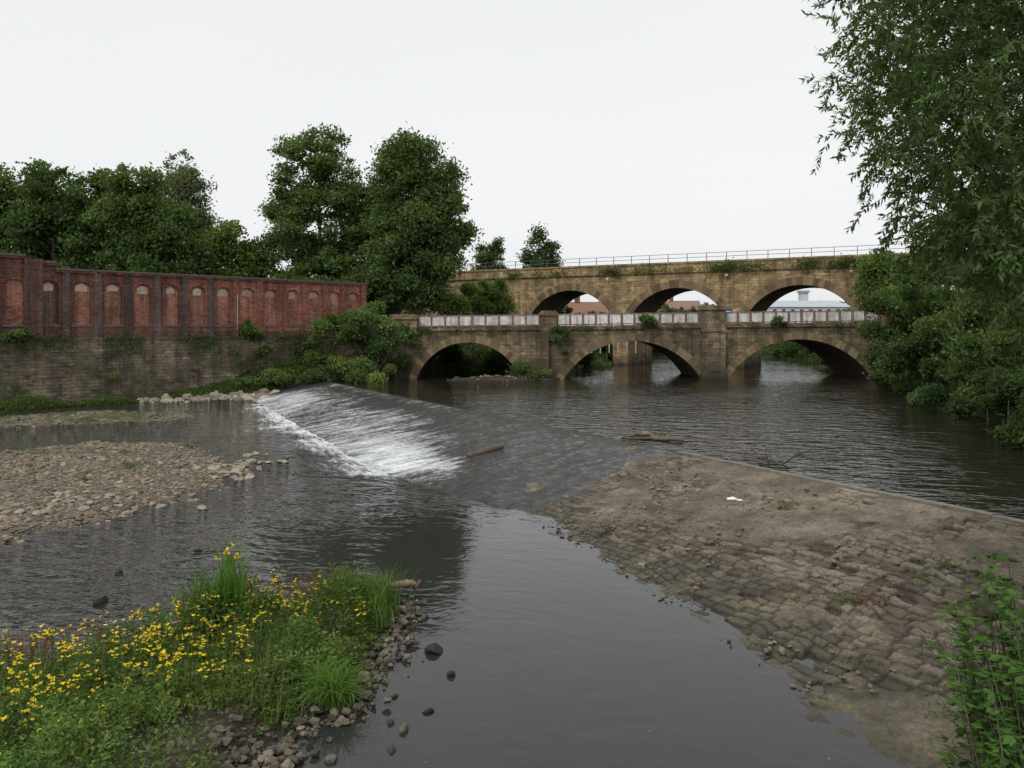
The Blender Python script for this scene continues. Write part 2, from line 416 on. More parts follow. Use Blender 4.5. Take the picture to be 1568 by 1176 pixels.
edge = np.minimum(np.minimum(fr_e, 1-fr)*RH, np.minimum(fc, 1-fc)*cw)+(fbm(S*6, Wd*6, 3)-.5)*.06
gap = sst(.040, .010, edge)
mudn = fbm(S*.32+3, Wd*.4+11, 6)
bare = .25*np.exp(-((S-59)/6.0)**2-((Wd-5.8)/3.8)**2)+.05*sst(60, 66, S)
mudm = sst(.46, .57, mudn-bare+.11)
mudm = np.clip(mudm-.25*(fbm(S*2.2, Wd*2.2)-.4), 0, 1)
hs_ = np.where(rnd2 < .08, -.08, (rnd-.5)*.045)+(fr-.5)*(rnd2-.5)*.06
fineh = (fbm(S*3, Wd*3)-.5)*.05+(fbm(S*.8, Wd*.8)-.5)*.12
hh = (1-mudm)*(hs_-gap*.055)+mudm*(.012)+fineh
led = np.floor(fbm(S*.35+9, Wd*.5+2, 4)*9)/9
hh = hh+(led-.5)*.30*(.3+.7*mudm)
Z = apron_z(T)+hh*np.clip(1.2-T*.4, .4, 1)*sst(0, .05, T)
C = np.stack([np.where(hs_ < -.055, 0, rnd), gap*(1-mudm)+(rnd2 < .08)*(1-mudm)*.5, mudm], -1)
mb = MB(); grid(mb, X, Y, Z, 0, C); mb.obj("apron", [M_apron], True, parent=weir)
q = NT("kerb_concrete"); n = q.noise(4, detail=6)
M_conc = q.fin(q.ramp(n, [(.3, (.11,.10,.08)), (.7, (.22,.20,.165))]), .85, q.bump(n, .6, .02))
mb = MB()
sk = 45.6
while sk < 73:
    l = R.uniform(.9, 1.5); dz = R.uniform(-.015, .015)
    p = lambda s, w_, z: (A[0]+cd[0]*s+cn[0]*w_, A[1]+cd[1]*s+cn[1]*w_, z)
    V = [p(sk,-.26,.7),p(sk+l-.02,-.26,.7),p(sk+l-.02,.04,.7),p(sk,.04,.7),p(sk,-.26,1.12+dz),p(sk+l-.02,-.26,1.12+dz),p(sk+l-.02,.04,1.12+dz),p(sk,.04,1.12+dz)]
    mb.add(V, [(0,1,2,3),(4,7,6,5),(0,4,5,1),(1,5,6,2),(2,6,7,3),(3,7,4,0)]); sk += l
mb.obj("crest_kerb", [M_conc], parent=weir)
# cascade : attribute r = foam, g = s/100, b = w/20
q = NT("weir_cascade_water"); at = q.sep(q.attr())
sw = q.comb(q.math('MULTIPLY', at[1], 100.0), q.math('MULTIPLY', at[2], 20.0))
a1 = q.noise(1.0, q.mapping((1.9, .38, 1), vec=sw), 7, .72, .5); a2 = q.noise(6, q.mapping((1, .6, 1), vec=sw), 4, .7)
rp = q.noise(1.3, q.mapping((1.2, 1.0, 1), vec=sw), 2.5, .5, .8)
ff = q.math('MULTIPLY', q.math('SUBTRACT', q.math('ADD', q.math('MULTIPLY_ADD', a2, .55, a1), at[0]), 1.13), 2.7, clamp=True)
col = q.mix(ff, (.040,.041,.037), (.78,.80,.81))
nb = q.bump(q.math('ADD', q.math('ADD', rp, q.math('MULTIPLY', a1, .9)), q.math('MULTIPLY', a2, .35)), .85, .24)
q.b.inputs["IOR"].default_value = 1.33
M_casc = q.fin(col, q.math('MULTIPLY_ADD', ff, .55, .08), nb, .5)
s1 = np.arange(-5, 47.5, .09); t1 = np.linspace(-.03, 1.1, 130)
S, T = np.meshgrid(s1, t1, indexing='ij'); Wd = T*wtoe(S)
Tc = np.clip(T, 0, 1)
prof = np.where(T < 0, ZU+.004, 1.07-1.05*Tc**1.1)
rel = (fbm(S*1.6, Wd*.45, 4)-.5)
Z = prof+rel*.22*sst(0, .15, T)*sst(1.1, .95, T)
Z = np.where(T > 1, .015+rel*.04, Z)-sst(1.0, 1.1, T)*.06
Z = Z-sst(44.3, 46.8, S+1.6*(fbm(S*.6, Wd*.6)-.5)*2)*.16*sst(0, .03, T)
send = 35+9.5*T+5*(fbm(Wd*.4, S*.2)-.5)*2
fenv = sst(-1, 3, S)*sst(send+3, send-9, S)
fo = fenv*(.12+.22*sst(.10, .80, T)+.12*np.exp(-((T-.08)/.06)**2))
fo += .14*np.exp(-((S-9)/6)**2)*sst(0, .3, T)+.10*np.exp(-((S-2)/3)**2)
fo += .24*np.exp(-((S-36)/7)**2-((T-.84)/.25)**2)+.14*np.exp(-((S-24)/6)**2-((T-.45)/.3)**2)
fo += .07*sst(47, 38, S)+.10*np.exp(-((T-.02)/.03)**2)*sst(46, 40, S)
fo += .12*(fbm(S*.5, Wd*.7)-.5)
fo -= .25*sst(1.02, 1.1, T)
C = np.stack([fo, S/100, Wd/20], -1)
X = A[0]+cd[0]*S+cn[0]*Wd; Y = A[1]+cd[1]*S+cn[1]*Wd
mb = MB(); grid(mb, X, Y, Z, 0, C); mb.obj("cascade_water", [M_casc], True, parent=weir)

# ------------------------------------------------------------ gravel bars / islands
def bar(name, poly, hmax, slope, mat, res=.2, amp=.12, base=-.12, pebbles=0, psize=.06, pcol=(.26,.22,.165), z0=0.):
    poly = np.array(poly, float); lo = poly.min(0)-.8; hi = poly.max(0)+.8
    X, Y = np.meshgrid(np.arange(lo[0], hi[0], res), np.arange(lo[1], hi[1], res), indexing='ij')
    P = np.stack([X.ravel(), Y.ravel()], 1)
    def hf(P):
        sd = -sdist(P, poly)+(fbm(P[:, 0]*.6, P[:, 1]*.6)-.5)*2.0*min(1, hmax*3)
        return z0+base+np.clip(sd*slope, -.5, hmax)+(fbm(P[:, 0]*1.1, P[:, 1]*1.1, 5)-.4)*amp
    Hh = hf(P).reshape(X.shape)
    mb = MB(); grid(mb, X, Y, Hh)
    if pebbles:
        Q = np.stack([R.uniform(lo[0], hi[0], pebbles), R.uniform(lo[1], hi[1], pebbles)], 1)
        hq = hf(Q); k = hq > z0-.06; Q = Q[k]; hq = hq[k]
        sz = np.minimum(psize*R.lognormal(0, .5, len(Q)), psize*3.2)
        rocks(mb, np.c_[Q, hq+sz*.15], sz, I0, 1, np.array(pcol)*R.uniform(.5, 1.4, (len(Q), 1)), .5)
    mb.obj(name, [mat, M_rock], False)
    return hf
bar_main = [(-24.8,38.8),(-22.1,42.6),(-15.7,41.5),(-13.4,37.5),(-10.4,33.4),(-10.6,29.5),(-11.0,26.8),(-12.2,24.4),(-13.2,22.4),(-14.2,20.8),(-20,19.5),(-34,22),(-40,38)]
hf_main = bar("gravel_bar", bar_main, .26, .11, M_gravel, pebbles=50000, psize=.05, pcol=(.19,.155,.112), amp=.16)
bar_up = [(-29.5,47),(-24,48.5),(-20,52),(-21.5,56.5),(-29.7,58),(-34,53.5),(-45,45),(-40,40)]
hf_up = bar("gravel_bar", bar_up, .22, .10, M_gravel, pebbles=9000, psize=.06, pcol=(.17,.14,.105), amp=.16)
isl = [(-9.4,14.0),(-7,14.7),(-5.9,16.4),(-3.4,17.6),(-2.2,16.9),(-2.3,14.8),(-2.35,13.2),(-2.8,12.0),(-3.2,11),(-3.0,9),(-14,8),(-14,13)]
hf_isl = bar("river_island", isl, .35, .35, M_soil, res=.1, pebbles=7000, psize=.035, pcol=(.13,.11,.085))
bar("river_spit", [(-6.5,74.3),(-1,73.4),(4.5,74),(4,77),(1.5,86),(-1,84),(-1,77)], .4, .5, M_soil, z0=ZU, pebbles=500, psize=.12, pcol=(.25,.22,.17))

mb = MB()
n = 420; t = R.uniform(0, 1, n)**.8; P = np.array([-28.5, 64.2])+t[:, None]*np.array([11.8, 6.0])+R.normal(0, 1.05, (n, 2))*[1, .75]
sz = np.minimum(R.lognormal(-1.7, .55, n), .5); keep = ((P-A)@cn > .6) | (P[:, 0] < -17.5); P, sz = P[keep], sz[keep]
hz = np.maximum(terrain_h(P), -.02)
rocks(mb, np.c_[P, hz+sz*.25], sz, I1, 0, np.array([.28,.245,.19])*R.uniform(.45, 1.4, (len(P), 1)), .75, .2)
mb.obj("boulder_pile", [M_rock])
mb = MB()
P = np.array([-11.4, 34.0])+R.normal(0, 1, (60, 2))*[.7, 1.5]; rocks(mb, np.c_[P, np.maximum(hf_main(P), 0)+.03], R.uniform(.07, .24, 60), I1, 0, (.27,.235,.175), .5)
P = np.array([-14.0, 26.7])+R.normal(0, 1, (45, 2))*[1.3, .8]; rocks(mb, np.c_[P, np.maximum(hf_main(P), 0)+.03], R.uniform(.06, .2, 45), I1, 0, (.26,.22,.17), .5)
mb.obj("river_stones", [M_rock])
mb = MB()
edge_pts = [(-2.1,17.2),(-2.0,16.6),(-2.15,16),(-2.2,15.4),(-2.25,14.8),(-2.3,14.2),(-2.3,13.6),(-2.3,13),(-2.5,12.5),(-2.8,12),(-3.1,11.4),(-3.2,10.9),(-3.1,10.2),(-3.6,11.2),(-4.0,11.1)]
P = np.repeat(np.array(edge_pts), 40, 0)+R.normal(0, .22, (40*len(edge_pts), 2))-[.12, 0]
rocks(mb, np.c_[P, R.uniform(-.02, .10, len(P))+np.clip(hf_isl(P), 0, .2)*.7], R.uniform(.02, .085, len(P)), I1, 0, np.array([.10,.085,.062])*R.uniform(.5,1.9,(len(P),1)), .7)
mb.obj("bank_stones", [M_rock])
mb = MB()
for x, y, r_, cc in [(-1.43,14.8,.19,.03),(-1.05,13.8,.09,.03),(-1.62,11.95,.10,.10),(-1.85,12.15,.08,.05),(-1.3,12.5,.08,.02),(-1.7,11.35,.08,.05),(-2.5,11.1,.10,.11),(-2.2,14.2,.1,.04),(-1.9,13.0,.05,.05),
                     (-8.9,17.4,.2,.03),(-7.2,20.5,.13,.04),(-8.4,21.5,.10,.05),(-12.,17.5,.16,.04),(-9.6,19.6,.12,.04)]:
    rocks(mb, [(x, y, r_*.15)], r_, I2, 0, (cc, cc*.88, cc*.7), .75)
mb.obj("pool_rocks", [M_rock], True)

# ------------------------------------------------------------ driftwood
def limb(mb, p0, d, length, r0, rng, col, depth=2, k=6, droop=-.05, mat=0):
    n = 7; pts = [np.array(p0, float)]; d = np.array(d, float); d /= np.linalg.norm(d)
    for i in range(n-1):
        d = d+rng.normal(0, .14, 3)+np.array([0, 0, droop]); d /= np.linalg.norm(d); pts.append(pts[-1]+d*length/(n-1))
    mb.tube(pts, np.linspace(r0, r0*.3, n), mat, col, k)
    if depth > 0:
        for _ in range(3):
            i = rng.integers(2, n-1); limb(mb, pts[i], d+rng.normal(0, .6, 3), length*.5, r0*.45, rng, col, depth-1, 5, droop, mat)
def log(mb, p, d, length, r, col):
    d = np.array(d, float); d /= np.linalg.norm(d); n = 14
    t = np.linspace(-.5, .5, n); pts = np.array(p)+t[:, None]*length*d; pts[:, 2] += np.sin(t*5)*r*.3; pts[:, 1] += R.normal(0, r*.12, n)
    rr = r*np.concatenate([[.35, .85], R.uniform(.75, 1.1, n-4), [.7, .2]])
    mb.tube(pts, rr, 0, col, 9)
mb = MB(); log(mb, (-1.15, 34.8, .60), (1.0, .62, .12), 1.8, .15, (.12,.08,.055)); limb(mb, (-.6,35.1,.7), (1,.4,.3), .5, .05, R, (.12,.08,.05), 0)
limb(mb, (-1.6,34.6,.65), (-.5,.2,.7), .5, .04, R, (.12,.08,.05), 0)
mb.obj("driftwood_log", [M_wood], True)
mb = MB(); rocks(mb, [(6.0,35.9,1.15)], .38, I2, 0, (.24,.19,.13), .5)
for a in [(-1,.3,.08),(1,-.9,.05),(-.7,-.5,.02),(1,-.2,.15),(.6,-1,.1),(-1,-.1,.15)]: limb(mb, (6.1,35.6,1.18), a, R.uniform(.8,1.6), .06, R, (.13,.105,.075), 1)
log(mb, (6.7,34.7,1.15), (1,-.7,0), 1.6, .10, (.15,.115,.08)); log(mb, (5.7,35.2,1.1), (1,-.2,0), 1.3, .07, (.12,.09,.06)); mb.obj("driftwood_pile", [M_wood], True)
mb = MB()
for a in [(-1.2,.5,.05),(-1,.1,.2),(1,-.8,.05),(.3,-.2,.4),(-1,.5,.3)]: limb(mb, (9.5,28.3,1.14), a, R.uniform(1.0,1.9), .04, R, (.08,.065,.045), 2, 5)
mb.obj("fallen_branch", [M_wood], True)
mb = MB(); log(mb, (-2.45,17.7,.32), (1,-.2,.05), .7, .09, (.24,.17,.11)); log(mb, (-2.1,17.9,.25), (.3,1,.1), .4, .05, (.12,.08,.05)); mb.obj("driftwood_log", [M_wood], True)
mb = MB(); limb(mb, (11.2,21.8,1.0), (-1,1.2,.1), 1.0, .025, R, (.3,.26,.2), 2, 5); limb(mb, (12.4,19.2,.95), (-1,.6,.05), .9, .02, R, (.32,.28,.22), 1, 5); limb(mb, (8.6,20.5,.75), (-1,.2,.02), .8, .02, R, (.25,.2,.15), 1, 5); mb.obj("dry_twigs", [M_wood], True)
mb = MB()
V, F = I1; rr = V*[.16,.10,.05]*R.uniform(.6, 1.3, (len(V), 1)); mb.add(rr+[6.55, 23.9, .88], F, 0, (.8,.8,.8)); mb.add(rr*.6+[6.75, 23.8, .86], F, 0, (.75,.75,.78))
mb.obj("plastic_litter", [M_paint])

# ------------------------------------------------------------ bridges
def arch_bridge(x0, x1, base, top, arches, y0, depth, ringt=.7, vw=.5, vcol=(.24,.19,.12), ring_off=.05):
    mb = MB(); pts = []; ar = sorted(arches); cur = x0
    for xc, h, zs, ri in ar:
        n = max(2, int((xc-h-cur)/1.5)+1)
        for v in np.linspace(cur, xc-h, n): pts.append((v, base))
        Rr = (h*h+ri*ri)/(2*ri)
        for v in np.sin(np.linspace(-1, 1, 33)*math.pi/2)*h:
            pts.append((xc+v, zs+math.sqrt(max(Rr*Rr-v*v, 0))-(Rr-ri)))
        pts.append((xc+h, base)); cur = xc+h
    for v in np.linspace(cur, x1, max(2, int((x1-cur)/1.5)+1)): pts.append((v, base))
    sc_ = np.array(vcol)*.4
    for (xa, za), (xb, zb) in zip(pts[:-1], pts[1:]):
        if abs(xa-xb)+abs(za-zb) < 1e-6: continue
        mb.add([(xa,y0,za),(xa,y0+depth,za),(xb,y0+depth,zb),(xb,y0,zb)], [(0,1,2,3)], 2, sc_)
        if abs(xa-xb) > 1e-6:
            ta, tb = top(xa), top(xb)
            mb.add([(xa,y0,za),(xb,y0,zb),(xb,y0,tb),(xa,y0,ta)], [(0,1,2,3)], 0)
            mb.add([(xa,y0+depth,za),(xb,y0+depth,zb),(xb,y0+depth,tb),(xa,y0+depth,ta)], [(3,2,1,0)], 0)
            mb.add([(xa,y0,ta),(xb,y0,tb),(xb,y0+depth,tb),(xa,y0+depth,ta)], [(0,1,2,3)], 0)
    for xe in (x0, x1):
        mb.add([(xe,y0,base),(xe,y0+depth,base),(xe,y0+depth,top(xe)),(xe,y0,top(xe))], [(0,1,2,3)], 0)
    for xc, h, zs, ri in ar:
        Rr = (h*h+ri*ri)/(2*ri); cz = zs+ri-Rr; th_ = math.asin(min(1, h/Rr)) if ri < h else math.pi-math.asin(h/Rr)
        n = int(2*th_*Rr/vw); an = np.linspace(-th_, th_, n+1)
        for a, b in zip(an[:-1], an[1:]):
            g = .010/Rr; a += g; b -= g; ro = Rr+ringt*R.uniform(.96, 1.03); o = ring_off+R.uniform(-.012, .012)
            c = np.array(vcol)*R.uniform(.5, 1.2)*np.array([1, R.uniform(.93, 1.03), R.uniform(.85, 1.05)])
            for yy, sg in ((y0, -1), (y0+depth, 1)):
                Vv = []
                for y in (yy+sg*o, yy-sg*.1):
                    for an_, r2 in ((a, Rr-.01), (b, Rr-.01), (b, ro), (a, ro)):
                        Vv.append((xc+math.sin(an_)*r2, y, cz+math.cos(an_)*r2))
                mb.add(Vv, [(0,1,2,3),(0,4,5,1),(1,5,6,2),(2,6,7,3),(3,7,4,0)], 1, c)
    return mb
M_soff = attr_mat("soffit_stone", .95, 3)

rtop = lambda x: 5.55+(x+9)*.0125
arR = [(-4.15, 4.95, .9, 3.62), (11.4, 6.6, .9, 3.75), (27.25, 6.95, .9, 3.9)]
road = bpy.data.objects.new("road_bridge", None); scene.collection.objects.link(road)
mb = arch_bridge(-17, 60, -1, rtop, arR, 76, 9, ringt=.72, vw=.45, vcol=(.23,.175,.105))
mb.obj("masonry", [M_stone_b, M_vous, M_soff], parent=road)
mb = MB()
for x in np.arange(-17, 60, 1.0):
    za, zb = rtop(x), rtop(x+1)
    for y_a, y_b, lo, hi in ((75.87, 76.4, -.02, .16), (75.97, 76.35, .16, .34), (84.6, 85.1, 0, .34)):
        mb.add([(x,y_a,za+lo),(x+1,y_a,zb+lo),(x+1,y_b,zb+lo),(x,y_b,za+lo),(x,y_a,za+hi),(x+1,y_a,zb+hi),(x+1,y_b,zb+hi),(x,y_b,za+hi)],
               [(0,1,5,4),(3,7,6,2),(4,5,6,7),(0,3,2,1)], 0)
def pil(mb, x0, x1, y0, z0, z1, cap=True, m=0):
    mb.box(x0, x1, y0, 76.6, z0, z1, m)
    if cap:
        mb.box(x0-.14, x1+.14, y0-.12, 76.75, z1, z1+.28, m); mb.box(x0+.03, x1-.03, y0+.05, 76.6, z1+.28, z1+.45, m)
pil(mb, 17.9, 20.05, 75.35, .2, 7.55); mb.box(17.75, 20.2, 75.2, 76.7, .2, 1.6)
mb.box(18.55, 19.4, 75.28, 75.36, 1.8, 5.4); mb.box(17.8, 20.15, 75.24, 76, 5.5, 5.78)
pil(mb, 2.7, 4.2, 75.55, 5.0, 7.05); mb.box(2.75, 3.45, 75.5, 76, .5, 5.0)
pil(mb, -11.6, -9.0, 75.6, 4.9, 6.7); pil(mb, 34.8, 36.6, 75.4, .4, 7.5)
mb.obj("pilasters", [M_stone_b], parent=road)
mb = MB()
rust = (.22,.125,.105); wh = (.74,.72,.70)
def railing(xa, xb, y):
    n = round((xb-xa)/1.22); st = (xb-xa)/n
    for i in range(n+1):
        x = xa+i*st; z = rtop(x)+.34; mb.box(x-.10, x+.10, y-.07, y+.07, z, z+1.18, 0, rust)
        if i < n:
            x2 = x+st; z2 = rtop(x2)+.34
            for lo, c in ((.08, rust), (1.05, rust)):
                mb.add([(x,y-.04,z+lo),(x2,y-.04,z2+lo),(x2,y-.04,z2+lo+.09),(x,y-.04,z+lo+.09),(x,y+.04,z+lo),(x2,y+.04,z2+lo),(x2,y+.04,z2+lo+.09),(x,y+.04,z+lo+.09)], [(0,1,2,3),(7,6,5,4),(3,2,6,7),(0,4,5,1)], 0, c)
            wv = np.array(wh)*R.uniform(.8, 1.05)
            for xx in np.arange(x+.16, x2-.12, .12): mb.box(xx, xx+.06, y-.015, y+.015, z+.17, z+1.05, 0, wv)
            for k in (.38, .6, .82): mb.box(x+.12, x2-.12, y-.02, y-.016, z+k, z+k+.03, 0, wv)
railing(-8.9, 2.6, 76.15); railing(4.3, 17.7, 76.15); railing(20.2, 34.7, 76.15); railing(-8.9, 36, 84.85)
mb.obj("railings", [M_paint], parent=road)
q = NT("asphalt"); n = q.noise(20); M_asph = q.fin(q.ramp(n, [(.3, (.04,.04,.04)), (.7, (.065,.065,.062))]), .9)
mb = MB()
for x in np.arange(-17, 58, 5.): mb.add([(x,76.4,rtop(x)+.05),(x+5,76.4,rtop(x+5)+.05),(x+5,84.6,rtop(x+5)+.05),(x,84.6,rtop(x)+.05)], [(0,1,2,3)])
mb.obj("carriageway", [M_asph], parent=road)
# railway viaduct
va = math.atan2(-24, 42.35)
via = bpy.data.objects.new("railway_viaduct", None); scene.collection.objects.link(via); via.location = (-3.15, 114, 0); via.rotation_euler = (0, 0, va)
arV = [(12.55+14.75*i, 6.45, 6.6, 4.25) for i in range(-2, 5)]
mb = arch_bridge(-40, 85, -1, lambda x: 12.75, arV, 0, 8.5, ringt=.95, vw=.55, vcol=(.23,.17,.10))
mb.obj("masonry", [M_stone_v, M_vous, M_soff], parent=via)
mb = MB()
for yy in ((-.22, .5), (8.0, 8.72)):
    mb.box(-40, 85, yy[0], yy[1], 12.75, 12.98)
    mb.box(-40, 85, yy[0]+.14, yy[1]-.1, 12.98, 13.86)
    mb.box(-40, 85, yy[0]+.04, yy[1], 13.86, 14.08)
mb.box(-40, 85, .5, 8, 12.75, 13.3)
for i in range(-2, 6):
    c = 12.55+14.75*(i-.5); mb.box(c-1.05, c+1.05, -.3, 8.8, -1, 6.0); mb.box(c-1.2, c+1.2, -.42, 8.9, 6.0, 6.4)
mb.obj("parapet_and_piers", [M_stone_v], parent=via)
mb = MB()
for x in np.arange(-40, 85, 2.45): mb.box(x-.035, x+.035, .12, .19, 14.08, 15.1, 0, (.12,.12,.12))
for z_ in (14.55, 15.04): mb.box(-40, 85, .13, .18, z_, z_+.055, 0, (.14,.14,.14))
for x in (18, 33.5, 47.5): mb.box(x, x+.3, -.55, -.3, 12.1, 12.35, 0, (.7,.6,.35))
mb.obj("handrail", [M_paint], parent=via)

# ------------------------------------------------------------ factory wall
wa = math.atan2(.738, .675)
fw = bpy.data.objects.new("factory_wall", None); scene.collection.objects.link(fw); fw.location = (-34.2, 61.5, 0); fw.rotation_euler = (0, 0, wa)
mb = MB()
mb.add([(-62,-.35,-1),(28.7,-.35,-1),(28.7,0,5),(-62,0,5),(28.7,1.1,-1),(28.7,1.1,5),(-62,1.1,5)], [(0,1,2,3),(1,4,5,2),(3,2,5,6)])
mb.box(-62, 28.75, -.08, 1.15, 5.0, 5.16)
for sx in R.uniform(-25, 27, 60):
    zz = R.uniform(.6, 4.6); yy = -.35*(1-(zz+1)/6); l = R.uniform(.3, .7); mb.box(sx, sx+l, yy-R.uniform(.04, .12), yy+.05, zz, zz+R.uniform(.15, .3))
mb.obj("retaining_masonry", [M_stone_w], parent=fw)
mb = MB(); yf = .22; dep = .14
bays = [1.26+2.34*i for i in range(-24, 12)]
def wtop(x): return 11.35 if x < -2.7 else (10.95 if x < -.6 else 10.45)
cur = -62.
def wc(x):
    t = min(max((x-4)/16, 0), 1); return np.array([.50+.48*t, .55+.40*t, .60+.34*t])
def strip(xa, xb, za0, zb0, z1):
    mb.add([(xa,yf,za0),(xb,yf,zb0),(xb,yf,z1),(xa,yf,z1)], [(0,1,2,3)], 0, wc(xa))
for i, xc in enumerate(bays):
    tp = wtop(xc); h = .66; z0, zs, ri = 6.15, 9.15, .34
    if i >= 33: z0 = 6.6
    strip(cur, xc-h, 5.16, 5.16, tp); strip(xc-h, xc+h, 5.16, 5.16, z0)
    xs_ = np.linspace(-h, h, 9); zz = zs+ri*np.sqrt(np.clip(1-(xs_/h)**2, 0, 1))
    tt = min(max((xc-4)/16, 0), 1)
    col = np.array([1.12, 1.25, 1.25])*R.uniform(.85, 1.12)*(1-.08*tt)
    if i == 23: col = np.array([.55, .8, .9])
    for a in range(8):
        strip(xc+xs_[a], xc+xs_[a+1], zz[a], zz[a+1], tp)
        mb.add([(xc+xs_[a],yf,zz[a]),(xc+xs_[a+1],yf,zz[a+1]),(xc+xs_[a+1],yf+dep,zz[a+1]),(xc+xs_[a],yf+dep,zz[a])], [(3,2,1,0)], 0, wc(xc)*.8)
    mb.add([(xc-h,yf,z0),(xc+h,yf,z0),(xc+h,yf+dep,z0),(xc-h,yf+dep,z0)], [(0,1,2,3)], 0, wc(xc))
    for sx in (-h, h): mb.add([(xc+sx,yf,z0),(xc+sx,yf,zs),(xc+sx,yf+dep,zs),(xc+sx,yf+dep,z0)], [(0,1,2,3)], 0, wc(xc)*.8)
    zsplit = R.uniform(7.2, 8.2)
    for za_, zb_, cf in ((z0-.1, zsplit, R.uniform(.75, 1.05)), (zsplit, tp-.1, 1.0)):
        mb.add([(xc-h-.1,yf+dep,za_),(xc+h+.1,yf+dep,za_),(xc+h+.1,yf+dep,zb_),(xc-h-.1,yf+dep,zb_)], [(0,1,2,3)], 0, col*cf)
    if i > 22:
        w1 = R.uniform(.35, .55); zl = R.uniform(8.6, 8.85); pc = np.array((.50,.39,.32) if i < 30 else (.44,.27,.21))*R.uniform(.8, 1.1)
        mb.add([(xc-w1,yf+dep-.02,zl),(xc+w1*.9,yf+dep-.02,zl+R.uniform(-.06,.06)),(xc+w1,yf+dep-.02,9.12),(xc,yf+dep-.02,9.36),(xc-w1*.95,yf+dep-.02,9.16)], [(0,1,2,3,4)], 1, pc)
    for a in range(8):
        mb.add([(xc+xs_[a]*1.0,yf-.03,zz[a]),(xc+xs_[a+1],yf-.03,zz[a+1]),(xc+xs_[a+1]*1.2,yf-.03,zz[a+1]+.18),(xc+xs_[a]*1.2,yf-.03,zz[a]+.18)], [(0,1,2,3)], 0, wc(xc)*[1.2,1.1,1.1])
    mb.box(xc-h-.12, xc+h+.12, yf-.06, yf+.02, z0-.16, z0, 1, (.15,.12,.10))
    xp = xc+1.17; ppc = np.array([.36,.62,.78]) if xp < 13 else np.array([.78,.78,.78])
    if i > 0: mb.box(xp-.25, xp+.25, yf-.13, yf+.02, 5.16, tp-.32, 0, ppc*R.uniform(.8, 1.1))
    cur = xc+h
strip(cur, 28.6, 5.16, 5.16, 10.45)
mb.box(-62, 28.6, yf-.06, yf+.004, 5.18, 5.6, 0, (.40,.55,.62))
mb.box(28.2, 28.65, yf-.1, 1.0, 5.16, 10.5, 0, (.7,.6,.55))
for xa, xb, tp in ((-62, -2.7, 11.35), (-2.7, -.6, 10.95), (-.6, 28.65, 10.45)):
    mb.box(xa, xb, yf-.14, yf+.5, tp-.3, tp-.12, 0, (.55,.65,.7)); mb.box(xa, xb, yf-.2, yf+.56, tp-.12, tp+.02, 1, (.13,.115,.105))
    mb.box(xa, xb, yf+.45, yf+.5, 5.0, tp-.3, 0)
mb.box(-2.75, -1.6, yf-.35, yf+.0, 5.16, 11.1, 0, (.42,.55,.62))
mb.box(26.2, 27.3, yf-.1, yf, 5.9, 7.2, 1, (.36,.28,.24)); mb.box(26.5, 27.0, yf-.12, yf-.08, 6.0, 6.4, 1, (.6,.57,.52))
mb.obj("brick_facade", [M_brick, M_vous], parent=fw)
mb = MB(); mb.tube([(-1.3,yf-.5,4.2),(-1.3,yf-.5,8.6)], .07, 0, (.05,.05,.05)); mb.tube([(14.2,yf-.25,5.0),(14.2,yf-.25,8.9)], .045, 0, (.35,.35,.33)); mb.obj("drainpipe", [M_paint], parent=fw)

# ------------------------------------------------------------ trees
GA = np.array([.110,.160,.058]); GB = np.array([.132,.185,.058]); GC = np.array([.085,.128,.048]); GP = np.array([.15,.18,.105])
def tree(name, base, height, lobes, nleaf, leafL, col, rng, clump=1.3, trunk_r=.35, ncl=None, var=.3):
    mb = MB(); base = np.array(base, float)
    vol = np.array([l[3]*l[4]*l[5] for l in lobes])**.75; vol /= vol.sum()
    tot = ncl or int(sum((l[3]*l[5]) for l in lobes)*1.6)
    centres = []
    for l, v in zip(lobes, vol):
        n = max(4, int(tot*v)); d = unit(rng.normal(size=(n, 3))); r = rng.uniform(.15, 1, n)**.45
        r *= .82+.28*rng.random(n)
        centres.append(base+np.array(l[:3])+d*r[:, None]*np.array(l[3:6]))
    Cc = np.concatenate(centres); m = len(Cc)
    cr_ = clump*rng.uniform(.5, 1.4, m); ccol = rng.uniform(1-var, 1+var, m); yel = rng.uniform(-.12, .12, m)
    wgt = cr_**2; idx = rng.choice(m, nleaf, p=wgt/wgt.sum())
    d = unit(rng.normal(size=(nleaf, 3))); rr = rng.uniform(0, 1, nleaf)**.5*(1+.25*rng.normal(size=nleaf))
    P = Cc[idx]+d*(rr*cr_[idx])[:, None]*np.array([1.1, 1.1, .75])
    P[:, 2] = np.maximum(P[:, 2], base[2]+.05)
    cc = np.array(col)[None]*(ccol[idx]*rng.uniform(.75, 1.25, nleaf))[:, None]; cc[:, 0] *= 1+yel[idx]
    leaves(mb, P, leafL, leafL*.62, cc, 1, .5, rng=rng)
    if trunk_r > 0:
        n = 9; tz = np.linspace(0, height*.9, n); wob = np.cumsum(rng.normal(0, .12, (n, 2)), 0)*(height/25)
        tp = np.c_[base[0]+wob[:, 0], base[1]+wob[:, 1], base[2]+tz-.3]
        mb.tube(tp, trunk_r*np.linspace(1.15, .12, n), 0, (.5,.5,.5), 8)
        for k in rng.choice(m, min(m, 34), replace=False):
            c = Cc[k]; zt = max(base[2]+height*.12, c[2]-np.hypot(c[0]-base[0], c[1]-base[1])*.9-1)
            f_ = min(max((zt-base[2])/(height*.9), 0.02), .95)*(n-1); i0 = int(f_); p0 = tp[i0]+(tp[min(i0+1, n-1)]-tp[i0])*(f_-i0)
            mid = (p0+c)/2+np.array([0, 0, -.4])+rng.normal(0, .25, 3)
            mb.tube([p0, (p0+mid)/2+rng.normal(0,.08,3), mid, c], trunk_r*np.array([.34,.26,.17,.05])*(1-i0/(n+3)), 0, (.5,.5,.5), 5)
    return mb.obj(name, [M_bark, M_leaf])
